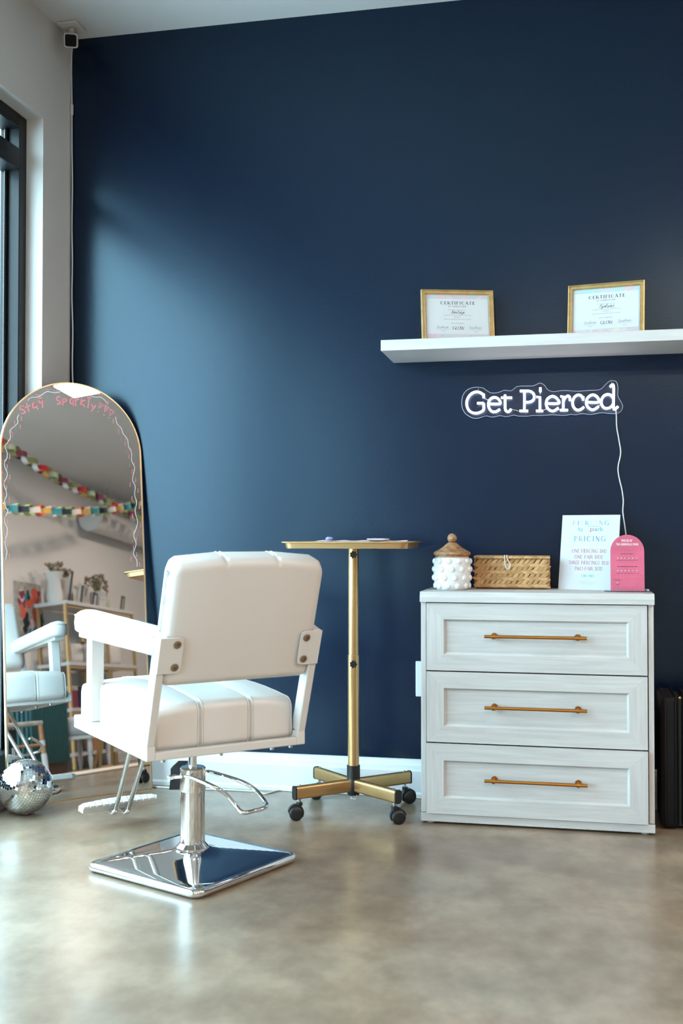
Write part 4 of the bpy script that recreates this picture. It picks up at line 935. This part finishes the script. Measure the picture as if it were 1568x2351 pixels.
# ================================================================== DISCO BALL
BR = .0965; bc = Vector((-1.932, 3.610, BR))
db = thing('disco_ball', (bc.x, bc.y, 0), 0, 'mirrored disco ball on the floor before the arched mirror', 'disco ball')
axis = (-FW * .55 + RT * -.62 + UPV * .30).normalized(); q0 = Vector((0, 0, 1)).rotation_difference(axis)
t_ = bmesh.new(); bmesh.ops.create_uvsphere(t_, u_segments=40, v_segments=24, radius=BR - .0014)
b = B(); b.merge(t_, Matrix.Translation((0, 0, BR))); b.build('ball_core', 'grout', db, smooth=80)
b = B(); rn = random.Random(4); NR = 30
for i in range(NR):
    th = math.pi * (i + .5) / NR; n_ = max(3, int(round(2 * math.pi * math.sin(th) / (math.pi / NR))))
    off = rn.random() * 6.28
    for k in range(n_):
        ph = 2 * math.pi * k / n_ + off; c_ = Vector((math.sin(th) * math.cos(ph), math.sin(th) * math.sin(ph), math.cos(th)))
        e1 = Vector((-math.sin(ph), math.cos(ph), 0)); e2 = c_.cross(e1); nn = (c_ + e1 * rn.uniform(-.045, .045) + e2 * rn.uniform(-.045, .045)).normalized()
        e1 = (e1 - nn * e1.dot(nn)).normalized(); e2 = nn.cross(e1); hs = math.pi / NR * BR * .455; hs1 = hs * (2 * math.pi * math.sin(th) / n_) / (math.pi / NR)
        ce = c_ * BR; vs = []
        for zz in (0, -.0018):
            for a_, b_ in ((-1, -1), (1, -1), (1, 1), (-1, 1)): vs.append(q0 @ (ce + e1 * hs1 * a_ + e2 * hs * b_ + nn * zz) + Vector((0, 0, BR)))
        b.add(vs, [(0, 1, 2, 3), (4, 7, 6, 5), (0, 4, 5, 1), (1, 5, 6, 2), (2, 6, 7, 3), (3, 7, 4, 0)])
tl = b.build('mirror_tiles', 'tile', db); tl['kind'] = 'stuff'

# ================================================================== SECURITY CAMERA, CABLES, OUTLET, CASE
sp_ = at_z(165, 66, CZ - .012)
sk = thing('security_camera', (sp_.x, sp_.y, CZ), 0, 'small white security camera with black face in the ceiling corner', 'security camera')
B().box((-.042, -.048, -.011), (.042, .048, 0), .006, 2).build('mount_plate', 'plug', sk, smooth=40)
B().box((-.030, -.036, -.015), (.030, .030, -.010), .004, 2).build('mount_pad', 'plug', sk, smooth=40)
cbp = at_y(163, 93, sp_.y - .045) - Vector((sp_.x, sp_.y, CZ))
B().tube(spline([(0, 0, -.014), (0, -.004, -.030), (cbp.x * .6, cbp.y * .5, cbp.z * .62), (cbp.x, cbp.y + .02, cbp.z + .012)], 4), [.012] * 4 + [.009] * 9, 14).build('ball_neck', 'plug', sk, smooth=60)
fdir = Vector((.36, -.84, -.42)).normalized(); sdir = fdir.cross(Vector((0, 0, 1))).normalized() * -1; sm_ = frame_m(cbp, sdir, fdir.cross(sdir) if fdir.cross(sdir).z > 0 else sdir.cross(fdir))
if Vector(sm_.col[2][:3]).dot(fdir) < 0: sm_ = frame_m(cbp, -sdir, Vector(sm_.col[1][:3]))
bd = B().box((-.0275, -.0275, -.035), (.0275, .0275, .020), .010, 3, sm_).build('camera_body', 'plug', sk, smooth=40)
B().prism(rrect(-.0225, .0225, -.0225, .0225, .008, 0, 5), .0195, .0208, sm_).build('camera_face', 'blackglass', bd)
c_pts = [cbp + Vector((sp_.x, sp_.y, CZ)) + Vector((0, .012, -.020))] + [at_y(x, y, WY - .010) for x, y in ((164, 140), (165, 240), (165, 330), (166, 420), (165, 520), (166, 600), (165, 680), (167, 760), (166, 840), (168, 900), (168, 1000))]
B().tube(spline(c_pts, 6), .0028, 8).build('camera_cable', 'cord', sk, world=True, smooth=60)
cm = at_y(165, 252, WY - .010); B().box((cm.x - .0055, cm.y - .0045, cm.z - .022), (cm.x + .0055, cm.y + .0045, cm.z + .022), .0015, 1).build('cable_connector', 'plug', sk, world=True)
# cable lying along the skirting
fc = [(at_z(x, y, .004)) for x, y in ((352, 1806), (400, 1809), (430, 1811), (500, 1812), (560, 1815), (590, 1817), (612, 1819), (640, 1814), (672, 1813))]
fc = [Vector((p.x, min(p.y, WY - .040), .0035)) for p in fc] + [Vector((-.95, WY - .040, .0035)), Vector((-.75, WY - .042, .0035)), Vector((-.60, WY - .046, .0035)), Vector((-.53, WY - .050, .0035))]
fc[6].y -= .02
o = B().tube(spline(fc, 6), .0033, 8).build('floor_cable', 'cord', loc=(fc[3].x, fc[3].y, 0), smooth=60); props(o, 'thin white cable lying on the floor along the skirting board', 'cable')
ow = at_y(954, 1519, WY - .006); ot = thing('wall_outlet', (ow.x + .05, WY, .45), 0, 'white outlet plate on the navy wall half hidden by the chest', 'outlet')
B().box((ow.x, WY - .0065, .380), (ow.x + .085, WY, .516), .003, 2).build('cover_plate', 'trim', ot, world=True)
for zz in (.420, .476):
    B().prism(rrect(ow.x + .026, ow.x + .059, zz - .016, zz + .016, .012, 0, 4), 0, -.0085, Matrix(((1, 0, 0, 0), (0, 0, 1, WY), (0, 1, 0, 0), (0, 0, 0, 1)))).build('socket', 'plug', ot, world=True)
cs = thing('black_case', (.44, 3.965, 0), 0, 'black leather equipment case standing to the right of the chest', 'case')
x0 = .288
B().box((x0, 3.865, .003), (x0 + .058, 4.09, .452), .018, 4).build('case_lid', 'blackleather', cs, world=True, smooth=40)
B().box((x0 + .066, 3.868, .003), (.60, 4.09, .450), .020, 4).build('case_body', 'blackleather', cs, world=True, smooth=40)
B().box((x0 + .040, 3.885, .010), (x0 + .080, 4.08, .44)).build('case_hinge', 'rubber', cs, world=True)
for xx in (x0 + .013, x0 + .047, x0 + .078, .588):
    B().tube([(xx, 3.864, .02), (xx, 3.864, .436), (xx, 3.878, .4535), (xx, 4.07, .4535)], .0028, 8).build('case_piping', 'blackleather', cs, world=True, smooth=60)
B().lathe([(.005, 0), (.0045, .003), (0, .0042)], 12, (x0 + .062, 3.866, .448), Vector((0, 0, 1)).rotation_difference(Vector((0, -1, 0)))).build('brass_stud', 'brass', cs, world=True, smooth=60)
B().tube([(x0 + .12, 3.866, .30), (x0 + .12, 3.846, .31), (x0 + .22, 3.846, .31), (x0 + .22, 3.866, .30)], .007, 10).build('case_handle', 'blackleather', cs, world=True, smooth=60)

# ================================================================== THE SHOP FLOOR SEEN IN THE MIRROR
CAMR = CAM - MN * (2 * (CAM.dot(MN) - MC))
def mir(x, y, n_, c_):
    r = ray(x, y); r = r - MN * (2 * r.dot(MN)); return CAMR + r * ((c_ - CAMR.dot(n_)) / r.dot(n_))
def mir_y(x, y, Y): return mir(x, y, Vector((0, 1, 0)), Y)
# gilded shelf unit
SX0, SX1, SYF, SYB = 3.87, 5.44, .92, .60
su = thing('shelf_unit', ((SX0 + SX1) / 2, .76, 0), 0, 'white-shelved display rack with gold metal frame seen in the mirror', 'shelf unit')
for x in (SX0, (SX0 + SX1) / 2 + .10, SX1 - .03):
    for y in (SYF - .03, SYB): B().box((x, y, 0), (x + .03, y + .03, 1.575), .003, 1).build('post', 'gold', su, world=True)
for z in (.12, .54, .98, 1.575):
    B().box((SX0 - .01, SYB - .01, z), (SX1 + .01, SYF + .01, z + .035), .002, 1).build('shelf_board', 'paper', su, world=True)
for z in (1.545, .955, .515):
    B().box((SX0 + .03, SYF - .02, z), (SX1 - .03, SYF - .002, z + .02)).build('cross_bar', 'gold', su, world=True)
B().box((SX0 + .35, SYF - .03, 1.20), (SX0 + .372, SYF - .01, 1.45)).box((SX0 + .35, SYF - .03, 1.20), (SX0 + .62, SYF - .01, 1.222)).box((SX0 + .60, SYF - .03, 1.20), (SX0 + .622, SYF - .01, 1.45)).box((SX0 + .372, SYF - .03, 1.428), (SX0 + .60, SYF - .01, 1.45)).build('inner_frame', 'gold', su, world=True)
TOPZ = 1.611
def on_top(name, label, cat, x, y, z=TOPZ, rz=0, group='things on the display rack'): return thing(name, (x, y, z), rz, label, cat, group)
def bouquet(t, z, r, seed, h=.12, n=26):
    rn = random.Random(seed); b1, b2 = B(), B()
    for k in range(n):
        a = rn.uniform(0, 6.28); e = rn.uniform(.2, 1) * r; p = Vector((math.cos(a) * e, math.sin(a) * e * .7, z + h * rn.uniform(.45, 1)))
        b1.tube([(0, 0, z - .05), (p.x * .4, p.y * .4, z + h * .3), p], .0022, 4)
        tt = bmesh.new(); bmesh.ops.create_icosphere(tt, subdivisions=1, radius=rn.uniform(.012, .024)); b2.merge(tt, Matrix.Translation(p))
    o1 = b1.build('flower_stems', 'stem', t); o2 = b2.build('dried_flowers', 'dried', t, smooth=60); o1['kind'] = 'stuff'; o2['kind'] = 'stuff'
t = on_top('tall_vase', 'tall flared pale vase of dried flowers at the left end of the rack', 'vase', 3.97, .76)
B().lathe([(.07, 0), (.085, .06), (.07, .16), (.065, .22), (.10, .30), (.094, .30), (.06, .21), (.0, .20)], 24).build('vase_body', 'whitep', t, smooth=50); bouquet(t, .28, .13, 1)
t = on_top('paper_vase', 'square pale vase beside the black photo frame on the rack', 'vase', 4.29, .72)
B().lathe([(.07, 0), (.078, .02), (.074, .20), (.080, .28), (.074, .28), (.0, .24)], 4).build('vase_body', 'whitep', t); bouquet(t, .26, .10, 2)
def photo_frame(label, x, y, w, h, rz, fm_, pm_, lean=.18, z=TOPZ):
    t = on_top('photo_frame', label, 'photo frame', x, y, z, rz); m = frame_m((-w / 2, 0, 0), (1, 0, 0), (0, -lean, 1))
    B().box((0, 0, -.012), (.014, h, .004), 0, 1, m).box((w - .014, 0, -.012), (w, h, .004), 0, 1, m).box((.014, 0, -.012), (w - .014, .014, .004), 0, 1, m).box((.014, h - .014, -.012), (w - .014, h, .004), 0, 1, m).build('frame_border', fm_, t)
    B().box((.014, .014, -.010), (w - .014, h - .014, -.004), 0, 1, m).build('photo', pm_, t)
photo_frame('black photo frame standing tall beside the flared vase', 4.10, .84, .17, .30, R(150), 'rubber', 'photo')
photo_frame('dark photo frame in front of the square vase', 4.27, .88, .15, .20, R(170), 'whitep', 'photo')
photo_frame('narrow reddish wooden frame leaning on the rack', 4.42, .80, .07, .16, R(140), 'rattan', 'linen')
photo_frame('small dark frame with a white card on the rack', 4.62, .86, .15, .14, R(165), 'rubber', 'whitep')
photo_frame('small white card frame between the vases on the rack', 4.80, .86, .13, .11, R(180), 'whitep', 'paper')
photo_frame('little upright frame at the right end of the rack', 5.33, .84, .11, .17, R(170), 'photo', 'sage')
t = on_top('dried_flower_vase', 'grey vase crowned with a wide dried bouquet on the rack', 'vase', 4.97, .74)
B().lathe([(.07, 0), (.088, .03), (.088, .19), (.078, .20), (.0, .17)], 24).build('vase_body', 'greyvase', t, smooth=40); bouquet(t, .19, .17, 3, .19, 46)
t = on_top('glass_bud_vase', 'slim bud vase with long stems beside the grey vase', 'vase', 5.22, .72)
B().lathe([(.03, 0), (.034, .02), (.03, .12), (.022, .14), (.0, .13)], 16).build('vase_body', 'sage', t, smooth=40); bouquet(t, .15, .035, 5, .14, 8)
rn = random.Random(12)
def soft_box(t, nm, sx, sy, sz, mt, rot=0):
    B().box((-sx / 2, -sy / 2, 0), (sx / 2, sy / 2, sz), min(sx, sy, sz) * .35, 3, Matrix.Rotation(rot, 4, 'Z')).build(nm, mt, t, smooth=50)
for k, (x, mt, la) in enumerate(((4.02, 'linen', 'grey linen cushion at the left of the middle shelf'), (4.26, 'whitep', 'pale cushion second on the middle shelf'), (4.52, 'greyvase', 'dark grey cushion in the centre of the middle shelf'), (4.86, 'linen', 'linen cushion right of the middle post'), (5.14, 'whitep', 'white cushion near the right end of the middle shelf'))):
    t = thing('cushion', (x, .76, 1.016), R(rn.uniform(-20, 20)), la, 'cushion', 'cushions on the middle shelf'); soft_box(t, 'cushion_cover', .23, .15, .20 + .05 * rn.random(), mt)
    B().tube([(-.10, -.072, .02), (0, -.078, .05), (.10, -.072, .02)], .004, 6).build('cushion_piping', 'stitch', t)
for k, (x, mt, la) in enumerate(((4.03, 'maroon', 'dark red box on the lower shelf'), (4.22, 'navyp', 'black patterned box beside the red box'), (4.45, 'coral', 'coral box low on the rack'), (4.85, 'photo', 'dark box right of the middle post low on the rack'), (5.12, 'sage', 'sage green box low on the rack'))):
    t = thing('storage_box', (x, .77, .576), 0, la, 'box', 'boxes on the lower shelf'); B().box((-.085, -.10, 0), (.085, .10, .19), .004, 1).build('box_body', mt, t); B().box((-.088, -.103, .17), (.088, .103, .215), .004, 1).build('box_lid', mt if k % 2 else 'linen', t)
for k, (x, mt, la) in enumerate(((4.60, 'rattan', 'brown basket on the bottom shelf'), (4.95, 'tealp', 'teal basket on the bottom shelf'), (5.25, 'whitep', 'pale basket on the bottom shelf'))):
    t = thing('storage_basket', (x, .77, .156), 0, la, 'basket', 'baskets on the bottom shelf'); B().lathe([(.09, 0), (.11, .18), (.104, .18), (.086, .01), (0, .01)], 20).build('basket_body', mt, t, smooth=40); B().tube([(.11 * math.cos(a / 10 * 6.283), .11 * math.sin(a / 10 * 6.283), .18) for a in range(10)], .006, 6, closed=True).build('basket_rim', 'rattan', t)
# print on the partition wall
t = thing('art_print', (3.83, .552, 1.22), 0, 'bright floral print of red, pink and teal on the wall behind the rack', 'picture')
B().box((3.56, .552, 1.20), (4.06, .566, 1.82)).build('print_board', 'linen', t, world=True)
rn = random.Random(5)
for k in range(22):
    cx, cz = 3.63 + rn.random() * .36, 1.28 + rn.random() * .46; r_ = rn.uniform(.03, .075)
    pts = [(cx + r_ * (1 + .35 * math.sin(3 * a + k)) * math.cos(a), cz + r_ * 1.2 * (1 + .3 * math.cos(2 * a + k)) * math.sin(a)) for a in [6.283 * i / 18 for i in range(18)]]
    B().prism(pts, 0, .0008, Matrix(((-1, 0, 0, 7.66), (0, 0, 1, .5662 + k * .00004), (0, 1, 0, 0), (0, 0, 0, 1)))).build('painted_shape', ('coral', 'maroon', 'tealp', 'navyp', 'liner', 'coral')[k % 6], t, world=True)
# dark teal fluted counter
t = thing('fluted_counter', (2.80, 1.10, 0), 0, 'dark teal fluted counter with brown plinth seen in the mirror', 'counter')
B().box((2.46, .94, .09), (3.10, 1.26, .66)).build('counter_body', 'teal_panel', t, world=True)
for k in range(16):
    x = 2.48 + .60 * k / 15; B().cyl((x, 1.262, .095), (x, 1.262, .655), .017, seg=10).build('flute', 'teal_panel', t, world=True, smooth=40)
for k in range(8):
    y = .96 + .28 * k / 7; B().cyl((2.458, y, .095), (2.458, y, .655), .017, seg=10).build('flute', 'teal_panel', t, world=True, smooth=40)
B().box((2.44, .93, .66), (3.12, 1.285, .685), .003, 1).build('counter_top', 'teal_panel', t, world=True)
B().box((2.45, .95, 0), (3.09, 1.25, .09)).build('plinth', 'brown', t, world=True)
# white stool
t = thing('white_stool', (3.37, 1.28, 0), 0, 'white padded stool with turned legs beside the teal counter', 'stool')
soft_box_m = B().box((-.22, -.18, .30), (.22, .18, .47), .05, 3).build('seat_pad', 'paper', t, smooth=50)
B().box((-.21, -.17, .27), (.21, .17, .30)).build('seat_board', 'whitep', t)
for x in (-.18, .18):
    for y in (-.14, .14): B().lathe([(.012, 0), (.018, .05), (.024, .10), (.014, .13), (.026, .16), (.022, .21), (.018, .27)], 12, (x, y, 0)).build('leg', 'paper', t, smooth=40)
# rattan chair
t = thing('rattan_chair', (1.88, 1.38, 0), R(20), 'rattan chair with woven seat and white wrapped legs seen in the mirror', 'chair')
B().box((-.20, -.20, .40), (.20, .20, .43), .01, 2).build('seat', 'linen', t)
for x in (-.18, .18):
    for y in (-.18, .18):
        lg = B().tube([(x * 1.12, y * 1.12, 0), (x, y, .42)], .018, 10).build('leg', 'rattan', t, smooth=60)
        B().tube([(x * 1.11, y * 1.11, .06), (x * 1.07, y * 1.07, .18)], .022, 10).build('leg_wrap', 'paper', lg, smooth=60); B().tube([(x * 1.05, y * 1.05, .24), (x * 1.035, y * 1.035, .28)], .022, 10).build('leg_wrap', 'paper', lg, smooth=60)
for x in (-.18, .18): B().tube([(x, -.18, .42), (x * 1.02, -.22, .80)], .016, 8).build('back_post', 'rattan', t, smooth=60)
for z in (.5, .58, .66, .74, .80): B().tube([(-.18, -.20 - (z - .5) * .06, z), (.18, -.20 - (z - .5) * .06, z)], .009, 8).build('back_slat', 'rattan', t, smooth=60)
for a_, c_ in (((-.19, -.19), (.19, -.19)), ((.19, -.19), (.19, .19)), ((-.19, .19), (.19, .19)), ((-.19, -.19), (-.19, .19))): B().tube([(a_[0], a_[1], .25), (c_[0], c_[1], .25)], .010, 8).build('stretcher', 'rattan', t, smooth=60)
# gold easel
t = thing('gold_easel', (3.12, 1.62, 0), 0, 'low gold metal easel frame standing behind the cream rug', 'easel')
for a_, c_ in (((2.95, 1.62, .008), (3.07, 1.60, .40)), ((3.19, 1.62, .008), (3.27, 1.60, .40)), ((2.95, 1.62, .014), (3.19, 1.62, .014)), ((3.07, 1.60, .39), (3.27, 1.60, .39)), ((3.17, 1.58, .39), (3.25, 1.42, .008))):
    B().tube([a_, c_], .014, 4).build('easel_bar', 'gold', t, world=True)
o = B().box((1.2, 1.68, .001), (5.9, 2.15, .012), .004, 1).build('cream_rug', 'rug', loc=(3.7, 1.9, 0)); 
props(o, 'long cream runner rug in front of the display rack seen in the mirror', 'rug')
# paper chains
link = {}
def chain(name, label, pts, cols, rl=.060, wl=.050):
    t = thing(name, pts[len(pts) // 2], 0, label, 'paper chain', 'paper chain garlands under the ceiling')
    sp = spline(pts, 40); L_ = [0]
    for a, b_ in zip(sp, sp[1:]): L_.append(L_[-1] + (b_ - a).length)
    step = rl * 1.62; n = int(L_[-1] / step)
    for k in range(n):
        d_ = (k + .5) * step; i = max(j for j in range(len(L_)) if L_[j] <= d_); i = min(i, len(sp) - 2)
        p = sp[i].lerp(sp[i + 1], (d_ - L_[i]) / max(1e-6, L_[i + 1] - L_[i])); dr_ = (sp[i + 1] - sp[i]).normalized()
        c = cols[k % len(cols)]
        if c not in link:
            ob = B(); vs = []
            for r_ in (rl, rl - .002):
                for z in (-wl / 2, wl / 2):
                    for a in range(16): vs.append((r_ * math.cos(a / 16 * 6.2832), r_ * .8 * math.sin(a / 16 * 6.2832), z))
            fs = []
            for (u, v) in ((0, 1), (1, 3), (3, 2), (2, 0)):
                for a in range(16): fs.append((u * 16 + a, u * 16 + (a + 1) % 16, v * 16 + (a + 1) % 16, v * 16 + a))
            me = ob.add(vs, fs).build('paper_link', c, t, smooth=40); link[c] = me; o = me
        else:
            o = bpy.data.objects.new('paper_link', link[c].data); COL.objects.link(o); o.parent = t; MW[o.name] = mw(t)
        xd = dr_; zd = Vector((0, 0, 1)) if k % 2 else xd.cross(Vector((0, 0, 1))).normalized(); zd = (zd - xd * zd.dot(xd)).normalized(); yd = zd.cross(xd)
        o.matrix_local = Matrix.Translation(p - Vector(pts[len(pts) // 2])) @ Matrix((xd, yd, zd)).transposed().to_4x4()
    return t
PA = [mir_y(x, y, 1.05) for x, y in ((-25, 1003), (10, 1022), (60, 1052), (130, 1098), (200, 1132), (245, 1152), (300, 1182), (335, 1200))]
chain('paper_chain', 'slanting paper chain of red, olive and maroon links above the rack', PA, ['whitep', 'red', 'mustard', 'sage', 'olive', 'maroon', 'whitep', 'olive'])
PB = [mir_y(x, y, 1.35) for x, y in ((-25, 1160), (3, 1166), (80, 1172), (160, 1176), (240, 1172), (300, 1162), (335, 1152))]
chain('paper_chain', 'level paper chain of mustard, teal, navy and coral links in the mirror', PB, ['coral', 'mustard', 'whitep', 'tealp', 'sage', 'navyp', 'lime', 'whitep'])
# duct along the partition
p0, p1 = mir_y(205, 1190, .70), mir_y(345, 1218, .70); p1.z = p0.z
t = thing('air_duct', (p0.x, .70, p0.z), 0, 'round white air duct under the ceiling above the rack', 'duct')
B().cyl((p0.x, .70, p0.z), (RIGHT - .02, .70, p0.z), .13, seg=28).build('duct_pipe', 'duct', t, world=True, smooth=40)
for x in (p0.x + .02, p0.x + 1.0): B().cyl((x, .70, p0.z), (x + .03, .70, p0.z), .138, seg=28).build('duct_collar', 'duct', t, world=True, smooth=40)
for x in (p0.x + .5, p0.x + 1.8): B().cyl((x, .70, p0.z + .12), (x, .70, CZ), .006, seg=8).build('hanger_rod', 'steel', t, world=True)
